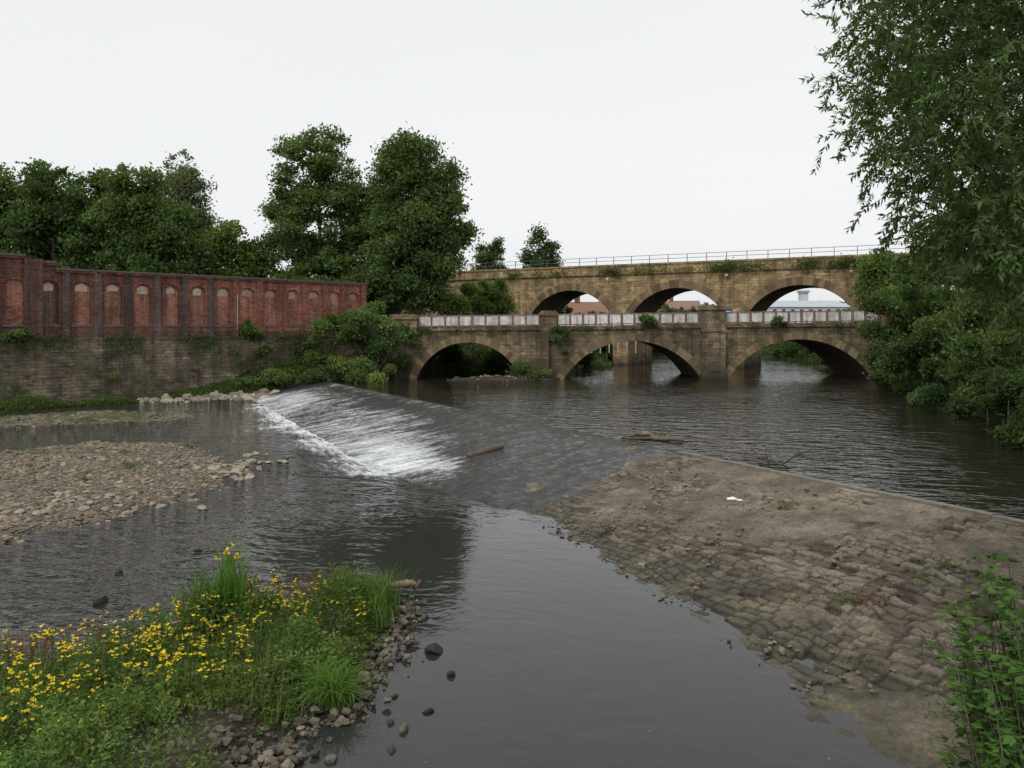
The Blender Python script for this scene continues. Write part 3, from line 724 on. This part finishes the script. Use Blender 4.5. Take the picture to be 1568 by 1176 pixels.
r2 = np.random.default_rng(21)
def T(name, px, d, top, halfpx, botz=None, z0=5., n=24000, L=.42, col=GA, shape='round', clump=1.3, tr=.35, var=.3, ncl=None):
    x = (px-784)*d/1230; rx = halfpx*d/1230; zt = 6+(500-top)*d/1230; h = zt-z0
    b = (botz if botz is not None else z0+1.5); ch = zt-b
    if shape == 'round':
        lobes = [(0,0,b-z0+ch*.5,rx*.9,rx*.85,ch*.5),(-rx*.5,0,b-z0+ch*.42,rx*.6,rx*.6,ch*.38),(rx*.5,.5,b-z0+ch*.44,rx*.6,rx*.6,ch*.38),(rx*.1,0,b-z0+ch*.75,rx*.65,rx*.6,ch*.24)]
    elif shape == 'tall':
        lobes = [(0,0,b-z0+ch*.42,rx*.85,rx*.8,ch*.42),(-rx*.45,0,b-z0+ch*.32,rx*.55,rx*.6,ch*.30),(rx*.48,0,b-z0+ch*.42,rx*.55,rx*.6,ch*.32),
                 (-rx*.32,0,b-z0+ch*.70,rx*.55,rx*.5,ch*.27),(rx*.38,0,b-z0+ch*.68,rx*.52,rx*.45,ch*.27),(0,0,b-z0+ch*.84,rx*.48,rx*.4,ch*.15)]
    return tree(name, (x, d, z0), h, lobes, n, L, col, r2, clump, tr, ncl, var)
T("ash_tree", 5, 85, 262, 74, n=30000); T("ash_tree", 80, 83, 254, 62, n=30000, col=GC*1.1); T("ash_tree", 145, 90, 262, 60, n=28000)
T("ash_tree", 200, 84, 246, 60, n=30000); T("pale_willow_tree", 280, 95, 226, 48, n=26000, col=GP, L=.36, shape='tall')
T("ash_tree", 252, 84, 298, 62, n=24000, col=GC*1.15); T("ash_tree", 345, 92, 332, 44, n=16000, col=GB*.95, tr=.25); T("ash_tree", 392, 94, 356, 34, n=9000, tr=.2, col=GA)
T("poplar_tree", 484, 95, 188, 76, botz=9, n=46000, shape='tall', clump=1.2, L=.38, col=GA*1.05, ncl=190)
T("sycamore_tree", 642, 91, 206, 80, botz=7, n=62000, shape='tall', clump=1.3, L=.40, col=GA, ncl=270)
T("sycamore_tree", 572, 96, 262, 54, botz=7, n=26000, shape='round', col=GC*1.1)
T("hawthorn_tree", 455, 90, 402, 50, n=9000, L=.36, col=GB, tr=.15, clump=.9); T("hawthorn_tree", 535, 92, 392, 44, n=9000, L=.36, col=GB*.9, tr=.15, clump=.9)
T("ash_tree", 752, 135, 354, 24, n=10000, L=.45, col=GC, tr=.25, clump=1.1); T("ash_tree", 828, 138, 349, 34, n=15000, L=.45, col=GC*.95, tr=.25, clump=1.2)
T("elder_bush", 740, 98, 420, 40, n=15000, L=.36, col=GB*1.1, z0=4.5, tr=.12, clump=.8); T("elder_bush", 690, 92, 448, 28, n=7000, L=.36, col=GB, z0=4.5, tr=.12, clump=.8)
T("ash_tree", 1345, 84, 374, 26, n=9000, L=.36, col=GB*.9, z0=4.5, tr=.2); T("ash_tree", 1392, 82, 384, 36, n=9000, L=.36, col=GA, z0=4.5, tr=.2)
def shrub(name, x, y, z0, rx, h, n, L, col=GA, clump=.6, tr=.06, ry=None):
    return tree(name, (x, y, z0), h*.8, [(0,0,h*.5,rx,ry or rx*.8,h*.5)], n, L, col, r2, clump, tr, None, .35)
shrub("sallow_bush", -13.0, 74.0, 1.2, 2.7, 8.2, 20000, .26, GA*1.0, .85, .15); shrub("sallow_bush", -16.8, 75.8, 1.2, 2.6, 6.8, 12000, .26, GB*.85, .85, .12)
shrub("sallow_bush", -10.8, 75.0, .9, 1.0, 3.4, 3500, .22, GB*1.0)
shrub("bramble_bush", -12.8, 72.6, .8, 2.6, 2.0, 7500, .22, GB*1.1); shrub("bramble_bush", -17.0, 72.8, .9, 2.2, 2.2, 6000, .22, GB); shrub("bramble_bush", -20.5, 71.8, .7, 2.0, 1.9, 5000, .22, GB*1.05)
shrub("ivy_clump", 4.7, 75.2, 2.2, 1.1, 4.5, 4500, .2, GA, .5, .03, .5); shrub("bramble_bush", 1.6, 74.9, .9, 2.0, 1.6, 3800, .2, GB*1.1, ry=1.2)
shrub("ivy_clump", -9.8, 75.6, 4.2, 1.0, 2.2, 2400, .2, GA, .5, .03, .5)
shrub("elder_bush", 13.0, 75.4, 5.2, .8, 2.2, 2000, .2, GA, .5, .04, .6); shrub("elder_bush", 25.2, 75.5, 5.7, .8, 1.5, 1300, .2, GA, .4, .04, .5)
def onwall(name, lx, off, z0, rx, h, n, L, col=GA):
    p = W0+wd*lx+wn*off; return shrub(name, p[0], p[1], z0, rx, h, n, L, col, .55, .05)
onwall("buddleia_bush", 16.3, .6, 2.6, 1.5, 3.6, 4500, .22, GB*.9); onwall("buddleia_bush", 15.0, .5, 5.0, .6, 1.8, 1200, .2, GB); onwall("buddleia_bush", 21.5, .8, 2.8, 1.7, 2.4, 4000, .22, GA*1.1)
onwall("buddleia_bush", 24.8, 1.2, 1.4, 2.2, 2.8, 5000, .22, GB); onwall("buddleia_bush", -3.2, .3, 4.9, 1.0, 1.2, 1500, .2, GA)
onwall("buddleia_bush", 28.4, 1.4, 1.5, 2.2, 6.0, 8000, .24, GA)

mb = MB(); n = 34000
lx = r2.uniform(-30, 27, n); k = vn(lx*.35, lx*0+2); off = r2.uniform(-.1, 2.6, n)*(.3+k)
P2 = W0+wd*lx[:, None]+wn*off[:, None]; hz = np.maximum(terrain_h(P2), 0)+r2.random(n)**1.5*(.12+1.0*sst(.4, .9, k))
leaves(mb, np.c_[P2, hz], .2, .10, (GB*.8)*r2.uniform(.5, 1.3, (n, 1)), 0, .6)
n = 9000; lx = r2.uniform(-30, 28, n); k = vn(lx*.6, lx*0+5); keep = k > .5; lx = lx[keep]; n = len(lx)
P2 = W0+wd*lx[:, None]+wn*(.1+r2.uniform(0, .3, n))[:, None]
leaves(mb, np.c_[P2, 5.15+r2.normal(0, .25, n)-r2.random(n)**3*1.4], .17, .1, (GA*.9)*r2.uniform(.6, 1.3, (n, 1)), 0)
for _ in range(34):
    c = r2.uniform(-20, 27); z_ = r2.uniform(1.2, 4.6); m = int(r2.uniform(50, 200))
    P2 = W0+wd*(c+r2.normal(0, .3, m))[:, None]+wn*(.35+r2.uniform(0, .3, m))[:, None]
    leaves(mb, np.c_[P2, z_+r2.normal(0, .3, m)], .16, .09, GA*r2.uniform(.6, 1.2, (m, 1)), 0)
mb.obj("wall_undergrowth", [M_leaf])
mb = MB()
Q = np.stack([r2.uniform(-24, 60, 120000), r2.uniform(68, 165, 120000)], 1); sd = sdist(Q, river)
Q = Q[(sd > -.6) & (sd < 7) & ((Q[:, 1] > 85.5) | ((Q[:, 0] < -9) & (Q[:, 1] < 76)))]; Q = Q[:40000]
hq = np.maximum(terrain_h(Q), ZU); leaves(mb, np.c_[Q, hq+r2.random(len(Q))*1.0*vn(Q[:, 0]*.4, Q[:, 1]*.4)+.05], .42, .24, (GA*.85)*r2.uniform(.5, 1.3, (len(Q), 1)), 0, .6)
mb.obj("bank_undergrowth", [M_leaf])
mb = MB()
for hf_, poly, k in ((hf_main, bar_main, 22), (hf_up, bar_up, 60)):
    poly = np.array(poly); Q = np.stack([r2.uniform(-34, -13, 500), r2.uniform(poly[:, 1].min(), poly[:, 1].max(), 500)], 1); Q = Q[sdist(Q, poly) < -.8][:k]
    for p_ in Q:
        m = 50; sp = r2.uniform(.08, .3); P2 = p_+r2.normal(0, sp, (m, 2)); leaves(mb, np.c_[P2, hf_(P2)+r2.random(m)*.14], .13, .045, (GB*.95)*r2.uniform(.6, 1.3, (m, 1)), 0)
mb.obj("bar_weeds", [M_leaf])
mb = MB(); cva, sva = math.cos(va), math.sin(va)
for s0, m, sp in [(8,120,.6),(11,160,.9),(18.5,500,.9),(25,160,1.2),(29,120,1.5),(33.5,700,1.1),(37,300,1.2),(43,500,.8),(47.5,1100,1.5),(4,200,.8),(22,100,.8),(51,300,1)]:
    s_ = s0+r2.normal(0, sp, m); dy = -.3-np.abs(r2.normal(0, .25, m)); zz = 13.0+r2.normal(0, .3, m)+.25
    leaves(mb, np.c_[-3.15+s_*cva-dy*sva, 114+s_*sva+dy*cva, zz], .24, .14, GA*r2.uniform(.6, 1.2, (m, 1)), 0)
mb.obj("viaduct_weeds", [M_leaf])
mb = MB()
for s0, m in [(-8.5,260),(-5,90),(-3,60),(-1,80),(7,160),(9,90),(15.5,110),(23,90),(28,70),(31,160),(33.5,240)]:
    s_ = s0+r2.normal(0, .6, m); leaves(mb, np.c_[s_, 75.8-np.abs(r2.normal(0, .12, m)), rtop(s_)+.1+r2.normal(0, .25, m)], .17, .1, GA*r2.uniform(.6, 1.2, (m, 1)), 0)
mb.obj("bridge_weeds", [M_leaf])

# right bank trees and overhanging bushes
shrub("alder_tree", 33.5, 66, 1.0, 4.2, 9.2, 20000, .3, GA*.9, 1.0, .2)
shrub("alder_tree", 29.5, 54, 1.0, 4.6, 9.6, 22000, .26, GC*1.0, .9, .2)
shrub("alder_tree", 27.0, 43, .8, 4.8, 9.6, 24000, .22, GA*.9, .85, .2)
shrub("alder_tree", 23.5, 34, .8, 4.3, 8.6, 26000, .18, GA*.95, .7, .18)
shrub("alder_tree", 20.8, 26.5, .8, 3.9, 7.0, 26000, .15, GC*1.1, .55, .15)
shrub("alder_tree", 40, 74, 4.5, 5, 9.0, 12000, .32, GA, 1.0, .25); shrub("alder_tree", 38, 58, 4.5, 6, 12.5, 14000, .32, GC, 1.1, .3)
shrub("alder_tree", 34, 44, 4.5, 5, 11, 12000, .26, GA, 1.0, .3)
for x_, y_, rx, h in [(33.6,72.5,2.6,4.2),(32.0,66.5,2.6,3.6),(30.2,61.5,2.6,3.8),(28.6,56,2.6,3.6),(27.0,50.5,2.5,3.6),(25.6,45.2,2.4,3.4),(24.0,40.5,2.3,3.4),(22.3,36,2.2,3.2),(20.8,31.8,2.0,3.2),(19.4,28.2,1.9,3.0),(17.9,24.6,1.7,2.8)]:
    shrub("overhanging_bush", x_, y_, 1.0, rx, h, 8000, .26 if y_ > 50 else .19, GC*r2.uniform(.75, 1.2), .55, .06)

# willow overhanging from the right
r3 = np.random.default_rng(5)
mb = MB(); trunk = np.array([[12.6,12.5,2.5],[12.3,12.3,4.5],[11.9,12,6.5],[11.6,11.9,8.5],[11.3,11.8,10.5],[11.2,11.7,12.5]])
mb.tube(trunk, [.5,.42,.36,.3,.22,.1], 0, (.5,.5,.5), 10)
def xL(z): return np.interp(z, [2.5,4.3,4.9,5.6,6.2,6.9,7.3,7.9,8.6,9.3,10.1,12], [6.7,5.85,6.1,6.4,6.0,5.50,5.05,4.70,4.45,4.25,4.12,4.3])
tips = []
while len(tips) < 360:
    z_ = r3.uniform(6.7, 11.8); d_ = r3.uniform(8.6, 14.5); u = r3.random()**.85
    x_ = xL(z_)*d_/10+.1+u*(.70*d_+.6-xL(z_)*d_/10)
    if x_ > 11: continue
    tips.append((x_, d_, z_+.1))
for i, tp in enumerate(tips):
    tp = np.array(tp); k = r3.integers(1, 5); p0 = trunk[k]+(trunk[min(k+1, 5)]-trunk[k])*r3.random()
    m1 = p0*.6+tp*.4+np.array([0, 0, .7])+r3.normal(0, .3, 3); m2 = p0*.25+tp*.75+np.array([0, 0, .5])+r3.normal(0, .2, 3)
    if i % 3 == 0: mb.tube([p0, m1, m2, tp], [.07,.045,.022,.006], 0, (.35,.35,.35), 5)
LP = []; LA = []; LC = []; tw = 0
anchors = []
for tp in tips:
    cb = r3.uniform(.6, 1.3)
    for _ in range(13): anchors.append((np.array(tp)+r3.normal(0, 1, 3)*[.30,.4,.30], cb))
for _ in range(650):
    z_ = r3.uniform(4.9, 7.6); d_ = r3.uniform(9, 14); anchors.append((np.array([xL(z_)*d_/10+.3+r3.random()*1.8, d_, z_]), r3.uniform(.6, 1.3)))
for a, cb in anchors:
    if a[0] > .637*a[1]+1.2: continue
    d = np.array([r3.normal(-.35, .7), r3.normal(0, .6), r3.normal(-.08, .5)]); d /= np.linalg.norm(d)
    n = int(r3.integers(5, 12)); p = a.copy(); pts = [p.copy()]; cb = cb*r3.uniform(.8, 1.2)
    for i in range(n):
        d = d+np.array([0, 0, -.09])+r3.normal(0, .07, 3); d /= np.linalg.norm(d); p = p+d*.05
        pts.append(p.copy())
        for sgn in (-1, 1):
            sd = np.cross(d, r3.normal(size=3)); sd /= np.linalg.norm(sd)+1e-6; ax = d*.7+sd*.85+np.array([0, 0, -.22]); ax /= np.linalg.norm(ax)
            LP.append(p+ax*.05); LA.append(ax); LC.append(GA*np.array([.85,.88,.95])*cb*r3.uniform(.8, 1.2))
    if tw % 3 == 0: mb.tube(pts[::3], .004, 0, (.5,.5,.5), 3)
    tw += 1
leaves(mb, np.array(LP), .12, .034, np.array(LC), 1, .4, axis=np.array(LA), rng=r3)
mb.obj("willow_tree", [M_bark, M_leaf])

# ------------------------------------------------------------ foreground plants on the island
poly_i = np.array(isl)
def scatter(n, inset=.15, lo=(-14, 9), hi=(-1.8, 18)):
    Q = np.stack([r3.uniform(lo[0], hi[0], n), r3.uniform(lo[1], hi[1], n)], 1)
    return Q[sdist(Q, poly_i) < -inset]
def bladeset(mb, P0, h, w, lean, cols, rng, seg=4, mat=0, curl=1.0):
    n = len(P0); az = rng.uniform(0, 6.283, n); dirh = np.stack([np.cos(az), np.sin(az), az*0], 1)
    side = np.stack([-np.sin(az), np.cos(az), az*0], 1)
    h = np.broadcast_to(h, (n,))*rng.uniform(.6, 1.15, n); lean = lean*rng.uniform(.3, 1.4, n)
    Vs = []
    for i in range(seg+1):
        t = i/seg; c = P0+dirh*(lean*h*t**2)[:, None]+np.array([0, 0, 1])*(h*(t-curl*.45*lean*t**3))[:, None]
        ww = w*(1-t**2.2)*.5+.0008; Vs.append(c-side*ww); Vs.append(c+side*ww)
    V = np.stack(Vs, 1); k = 2*(seg+1)
    F = np.array([(2*i, 2*i+1, 2*i+3, 2*i+2) for i in range(seg)])
    F = (F[None]+(np.arange(n)*k)[:, None, None]).reshape(-1, 4)
    mb.add(V.reshape(-1, 3), F, mat, np.repeat(np.broadcast_to(cols, (n, 3)), k, 0))
def pebz(Q): return np.exp(-((Q[:, 0]+3.9)/1.2)**2-((Q[:, 1]-11.2)/.75)**2)*1.4+.8*sst(.45, .1, -sdist(Q, poly_i))
mb = MB(); Q = scatter(10500, .1); Q = Q[r3.random(len(Q)) > pebz(Q)]
gz = hf_isl(Q); bigc = fbm(Q[:, 0]*.9+4, Q[:, 1]*.9, 3)
hgt = .08+.90*sst(.3, .8, bigc)*sst(.0, .8, -sdist(Q, poly_i))+r3.uniform(0, .2, len(Q))
tint = fbm(Q[:, 0]*.6+9, Q[:, 1]*.6+2, 3)
LP = []; LC = []; LA = []; LL = []
for i in range(len(Q)):
    m = 13; t = r3.random(m)**.7; az = r3.uniform(0, 6.28, m); rad = .03+.07*r3.random(m)
    LP.append(np.c_[Q[i, 0]+np.cos(az)*rad, Q[i, 1]+np.sin(az)*rad, gz[i]+t*hgt[i]]); LA.append(np.c_[np.cos(az), np.sin(az), r3.normal(.35, .35, m)])
    kind = _lat[int(Q[i, 0]*2.2) % 256, int(Q[i, 1]*2.2) % 256]
    g = np.array([.085,.165,.045])*(1-kind)+np.array([.15,.20,.055])*kind
    g = g*(.45+1.1*tint[i])*r3.uniform(.65, 1.2); LC.append(np.tile(g, (m, 1))*r3.uniform(.65, 1.3, (m, 1))); LL.append(np.full(m, .055+.05*kind))
LL = np.concatenate(LL)
leaves(mb, np.concatenate(LP), LL, LL*.42, np.concatenate(LC), 0, .7, axis=np.concatenate(LA), rng=r3)
mb.obj("leafy_weeds", [M_leaf])
mb = MB(); Q = scatter(14000, .08); Q = Q[fbm(Q[:, 0]*.8+20, Q[:, 1]*.8+3) > .48]; Q = Q[r3.random(len(Q)) > pebz(Q)]
g = np.array([.12,.18,.05])*r3.uniform(.5, 1.35, (len(Q), 1)); dry = r3.random(len(Q)) < .14; g[dry] = (.26,.21,.12)
bladeset(mb, np.c_[Q, hf_isl(Q)], .6, .010, .4, g, r3)
mb.obj("river_grass", [M_leaf])
M_flower = attr_mat("petal", .7, 3); mb = MB()
clusters = [(-8.6,12.6,1.0,18),(-7.2,13.4,.9,22),(-6.3,14.0,.8,30),(-6.3,12.2,1.0,36),(-4.9,15.6,.6,26),(-4.2,16.3,.5,16),(-5.4,13.6,.8,28),(-7.8,11.4,.9,32),(-6.6,11.1,.7,22),(-8.5,10.6,.8,14),(-5.3,16.0,.4,12),(-3.2,15.2,.5,8),(-4.6,13.0,.6,9),(-7.,10.2,.6,10),(-4.6,14.6,.7,12),(-5.0,12.2,.7,8)]
FP = []
for x_, y_, sp, k in clusters:
    P2 = np.array([x_, y_])+r3.normal(0, sp*.6, (k, 2)); P2 = P2[sdist(P2, poly_i) < -.3]
    gz = hf_isl(P2)
    for p_, z_ in zip(P2, gz):
        h = r3.uniform(.42, .95); top = np.array([p_[0]+r3.normal(0, .05), p_[1]+r3.normal(0, .05), z_+h])
        mb.tube([(p_[0], p_[1], z_), (p_[0]*.5+top[0]*.5, p_[1]*.5+top[1]*.5+.01, z_+h*.55), top], .005, 0, (.08,.13,.04), 3)
        m = 10; t = r3.uniform(.2, .9, m); ax = np.c_[r3.normal(0, 1, (m, 2)), r3.normal(.4, .3, m)]; leaves(mb, np.array([p_[0], p_[1], z_])+(top-[p_[0], p_[1], z_])*t[:, None]+unit(ax)*.03, .09, .025, (GB*[.85,1.05,.8])*r3.uniform(.6, 1.2, (m, 1)), 0, axis=ax, rng=r3)
        for _ in range(r3.integers(2, 8)): FP.append(top+r3.normal(0, 1, 3)*[.05,.05,.05]-[0, 0, r3.random()*.18])
FP = np.array(FP); fs = r3.uniform(.6, 1.35, len(FP))
for j in range(5):
    az = j*2*math.pi/5+r3.uniform(0, .6, len(FP)); ax = np.c_[np.cos(az), np.sin(az), r3.normal(.25, .25, len(FP))]
    leaves(mb, FP+ax*(.016*fs)[:, None], .034*fs, .028*fs, np.array([.82,.60,.02])*r3.uniform(.7, 1.1, (len(FP), 1)), 1, .9, axis=ax, rng=r3)
mb.obj("yellow_ragwort", [M_leaf, M_flower])
mb = MB()
for x_, y_, sp, k, cc in [(-9.0,13.2,.6,70,(.20,.09,.05)),(-8.2,13.7,.5,40,(.22,.11,.055)),(-3.9,16.9,.4,46,(.20,.14,.08)),(-4.4,16.7,.4,34,(.21,.13,.08)),(-6.0,15.0,.3,14,(.22,.17,.11)),(-8.8,10.5,.5,26,(.2,.11,.065)),(-7.4,14.0,.5,20,(.2,.12,.07))]:
    P2 = np.array([x_, y_])+r3.normal(0, sp*.5, (k, 2)); P2 = P2[sdist(P2, poly_i) < -.02]; gz = hf_isl(P2)
    for p_, z_ in zip(P2, gz):
        h = r3.uniform(.5, .95); top = np.array([p_[0]+r3.normal(0, .08), p_[1], z_+h]); mb.tube([(p_[0], p_[1], z_), top], .004, 0, cc, 3)
        m = 30; t = r3.uniform(.55, 1, m); leaves(mb, np.array([p_[0], p_[1], z_])+(top-[p_[0], p_[1], z_])*t[:, None]+r3.normal(0, .018, (m, 3)), .03, .018, np.array(cc)*r3.uniform(.7, 1.4, (m, 1)), 0, rng=r3)
mb.obj("dock_plants", [M_leaf])
mb = MB()
for cx, cy, k, h in [(-5.6,15.0,90,1.45),(-5.3,15.3,70,1.8),(-5.95,15.1,55,1.3),(-5.1,15.0,45,1.3)]:
    P2 = np.c_[np.array([cx, cy])+r3.normal(0, .15, (k, 2)), np.full(k, .15)]
    bladeset(mb, P2, h, .05, .3, (np.array([.10,.20,.04]))*r3.uniform(.55, 1.3, (k, 1)), r3, 6)
for j in range(7):
    c = np.array([-5.4+r3.normal(0, .25), 15.2+r3.normal(0, .2), 1.5+r3.uniform(0, .35)])
    ax = r3.normal(0, 1, (6, 3)); leaves(mb, c+unit(ax)*.03, .08, .045, np.array([.80,.62,.03]), 1, rng=r3, axis=ax)
mb.obj("yellow_flag_iris", [M_leaf, M_flower])
mb = MB()
for cx, cy, k, h in [(-2.75,12.6,300,.75),(-2.95,12.85,150,.8)]:
    P2 = np.c_[np.array([cx, cy])+r3.normal(0, .12, (k, 2)), np.full(k, .08)]
    bladeset(mb, P2, h, .015, .85, (np.array([.12,.22,.045]))*r3.uniform(.5, 1.3, (k, 1)), r3, 7, curl=1.3)
mb.obj("sedge_tuft", [M_leaf])
mb = MB()
for cx, cy in [(-3.1,17.2),(-2.9,16.9),(-2.7,16.4),(-3.5,17.2),(-2.6,17.0),(-5.1,15.9),(-3.3,16.6),(-2.7,15.7),(-3.8,16.9)]:
    P2 = np.c_[np.array([cx, cy])+r3.normal(0, .2, (55, 2)), np.full(55, .15)]; bladeset(mb, P2, r3.uniform(.6, 1.0), .02, .5, (GB*[.9,1.1,.8])*r3.uniform(.5, 1.3, (55, 1)), r3, 5)
mb.obj("reed_tuft", [M_leaf])

mb = MB()
def apz(x, y):
    p = np.array([x, y])-A; s = p@cd; w_ = p@cn; t = np.clip(w_/wtoe(s), 0, 1); return apron_z(t)
for x_, y_, k, sp, cc in [(6.9,16.6,40,.18,GB),(7.3,16.3,30,.2,(.16,.05,.04)),(7.1,12.5,60,.2,GB),(7.9,23.2,25,.1,GB),(8.4,13.2,60,.25,GA),(6.6,12.0,30,.2,GB),(9.2,15.6,50,.25,GA),(5.9,16.8,14,.1,GB),(8.8,17.2,20,.2,GB),(7.4,14.2,25,.15,GB),(6.0,13.9,20,.15,GB),(7.9,18.9,20,.15,GB),(8.0,12.2,60,.3,GA),(9.6,17.9,30,.2,GB)]:
    P2 = np.array([x_, y_])+r3.normal(0, sp, (k*4, 2)); zz = np.array([apz(*p_) for p_ in P2])+.03+r3.random(k*4)*.11
    leaves(mb, np.c_[P2, zz], .06, .03, np.array(cc)*.85*r3.uniform(.6, 1.3, (k*4, 1)), 0, rng=r3)
mb.obj("apron_weeds", [M_leaf])
mb = MB(); n = 3500; S_ = r3.uniform(47, 68, n); Wr = r3.random(n)*wtoe(S_)*.95; kk = fbm(S_*.4, Wr*.4) > .5; S_, Wr = S_[kk], Wr[kk]
rocks(mb, np.c_[A[0]+cd[0]*S_+cn[0]*Wr, A[1]+cd[1]*S_+cn[1]*Wr, apron_z(Wr/wtoe(S_))+.03], np.minimum(r3.lognormal(-3.6, .6, len(S_)), .1), I0, 0, (.18,.15,.112), .6)
mb.obj("loose_stones", [M_rock])

r4 = np.random.default_rng(11); mb = MB(); LP = []; LA = []; LC = []
for i in range(640):
    bx = r4.uniform(5.3, 8.6); by = r4.uniform(7.0, 10.2)
    if bx < .575*by+.15: continue
    zg = max(th(bx, by), 0); h = r4.uniform(1.2, 3.3)*(.65 if by < 8 else 1); top = np.array([bx+r4.normal(-.3, .2), by+r4.normal(0, .2), zg+h])
    b0 = np.array([bx, by, zg-.1]); mid = (b0+top)/2+r4.normal(0, .06, 3); mb.tube([b0, mid, top], [.014,.01,.004], 0, (.5,.5,.5), 4)
    cb = r4.uniform(.6, 1.25)
    for t in np.arange(.3, 1.02, .075):
        c = b0+(mid-b0)*2*t if t < .5 else mid+(top-mid)*(2*t-1)
        for j in range(4):
            az = r4.uniform(0, 6.28); ax = np.array([math.cos(az), math.sin(az), r4.normal(-.15, .25)]); LP.append(c+ax*.075); LA.append(ax)
            LC.append(np.array([.08,.155,.038])*cb*r4.uniform(.75, 1.25))
leaves(mb, np.array(LP), .14, .07, np.array(LC), 1, .9, axis=np.array(LA), rng=r4)
mb.obj("elder_bush", [M_bark, M_leaf])

# ------------------------------------------------------------ background town
mb = MB()
r5 = np.random.default_rng(3); P = []; Cc = []
for i in range(520):
    az = math.radians(r5.uniform(-42, 42)); d_ = r5.uniform(190, 360); x_, y_ = d_*math.sin(az), d_*math.cos(az)
    if 48 < x_ < 85 and d_ < 260: continue
    rx = r5.uniform(4, 8); zc = 4.5+r5.uniform(2, 6)*(d_/300); m = 130
    P.append(np.array([x_, y_, zc])+unit(r5.normal(size=(m, 3)))*r5.uniform(.6, 1.1, (m, 1))*[rx, rx, rx*.6]); Cc.append(np.tile(np.array([.10,.13,.075])*r5.uniform(.7, 1.3), (m, 1)))
leaves(mb, np.concatenate(P), 1.9, 1.4, np.concatenate(Cc), 0, rng=r5)
mb.obj("distant_trees", [M_leaf])
for x_, y_, rx, h in [(8,122,4,3.5),(16,140,5,3.5),(26,166,6,4.5),(36,170,6,4.5),(46,168,6,4),(50,118,3.5,3.0),(46,101,2.5,3.0),(56,140,4,3.5)]:
    shrub("riverside_bush", x_, y_, max(th(x_, y_), 1), rx, h, 7000, .42, GC*r2.uniform(.8, 1.15), .8, .15)
for x_, y_, rx, h in [(-6.5,86.5,2.5,3.0),(-2,87.5,2.8,3.2),(2.5,89.5,2.6,3.2),(7,95,2.8,3.6),(12.5,106,3,4),(16,119,3.2,4.2),(20,134,3.5,4.5),(25,152,4,5),(30,160,4,5),(37,161,4,5),(44,152,4,5),(45.5,136,3.5,4.5),(44,120,3.2,4.5),(42,107,3,4),(38.5,95,2.6,3.4)]:
    shrub("riverside_bush", x_, y_, 1.0, rx, h, 6000, .34, GC*r2.uniform(.7, 1.1), .8, .1)
def simple_building(name, x0, x1, y0, y1, z0, z1, roofh, wallc, roofc, nwin=6, chim=False):
    p = bpy.data.objects.new(name, None); scene.collection.objects.link(p)
    mb = MB(); mb.box(x0, x1, y0, y1, z0, z1, 0, wallc); ym = (y0+y1)/2
    mb.add([(x0,y0,z1),(x0,y1,z1),(x0,ym,z1+roofh),(x1,y0,z1),(x1,y1,z1),(x1,ym,z1+roofh)], [(0,1,2),(5,4,3)], 0, wallc); mb.obj("walls", [M_vous], parent=p)
    mb = MB(); o = .35
    for ya, yb in ((y0-o, ym), (y1+o, ym)):
        za = z1-.1; mb.add([(x0-o,ya,za),(x1+o,ya,za),(x1+o,yb,z1+roofh+.12),(x0-o,yb,z1+roofh+.12)], [(0,1,2,3)], 0, roofc)
    if chim: mb.box(x0+1, x0+2, ym-.5, ym+.5, z1, z1+roofh+1.2, 0, (.2,.09,.06))
    mb.obj("roof", [M_vous], parent=p)
    mb = MB(); st = (x1-x0)/nwin
    for i in range(nwin):
        a = x0+st*(i+.3)
        for zz in np.arange(z0+1, z1-1.2, 2.8): mb.box(a, a+st*.4, y0-.04, y0+.02, zz, zz+1.3, 0, (.06,.07,.09)); mb.box(a-.1, a+st*.4+.1, y0-.1, y0+.02, zz-.15, zz, 0, (.5,.5,.48))
    mb.obj("windows", [M_paint], parent=p)
simple_building("white_warehouse", 54, 71, 168, 186, 4.5, 10.2, 1.4, (.66,.68,.70), (.42,.46,.50), 9)
simple_building("brick_house", 11, 18, 150, 158, 4.5, 8.4, 2.2, (.27,.11,.075), (.24,.13,.09), 3, chim=True)
simple_building("brick_house", 43, 52, 220, 229, 4.5, 10.5, 2.6, (.27,.14,.10), (.24,.15,.12), 3, chim=True)
simple_building("brick_house", 32, 40, 205, 213, 4.5, 9.5, 2.6, (.30,.17,.12), (.22,.14,.11), 3, chim=True)
mb = MB(); mb.box(72, 73.8, 200, 202, 4, 14.5, 0, (.6,.62,.64)); mb.box(71.7, 74.1, 199.7, 202.3, 14.5, 15, 0, (.4,.42,.44)); mb.obj("white_tower", [M_vous])
mb = MB(); mb.box(5, 14, 91.0, 91.15, 5.4, 7.4, 0, (.78,.79,.80))
for x_ in np.arange(5, 14.1, 1): mb.box(x_-.06, x_+.06, 90.9, 91.0, 3, 7.5, 0, (.5,.5,.5))
mb.obj("white_hoarding", [M_paint])
mb = MB(); mb.tube([(20.9,78.2,5.9),(20.9,78.2,8.1)], .04, 0, (.3,.3,.3)); mb.box(20.4, 21.4, 78.05, 78.12, 7.2, 7.75, 0, (.03,.10,.35)); mb.box(20.5, 21.3, 78.03, 78.05, 7.4, 7.5, 0, (.8,.8,.8)); mb.obj("road_sign", [M_paint])
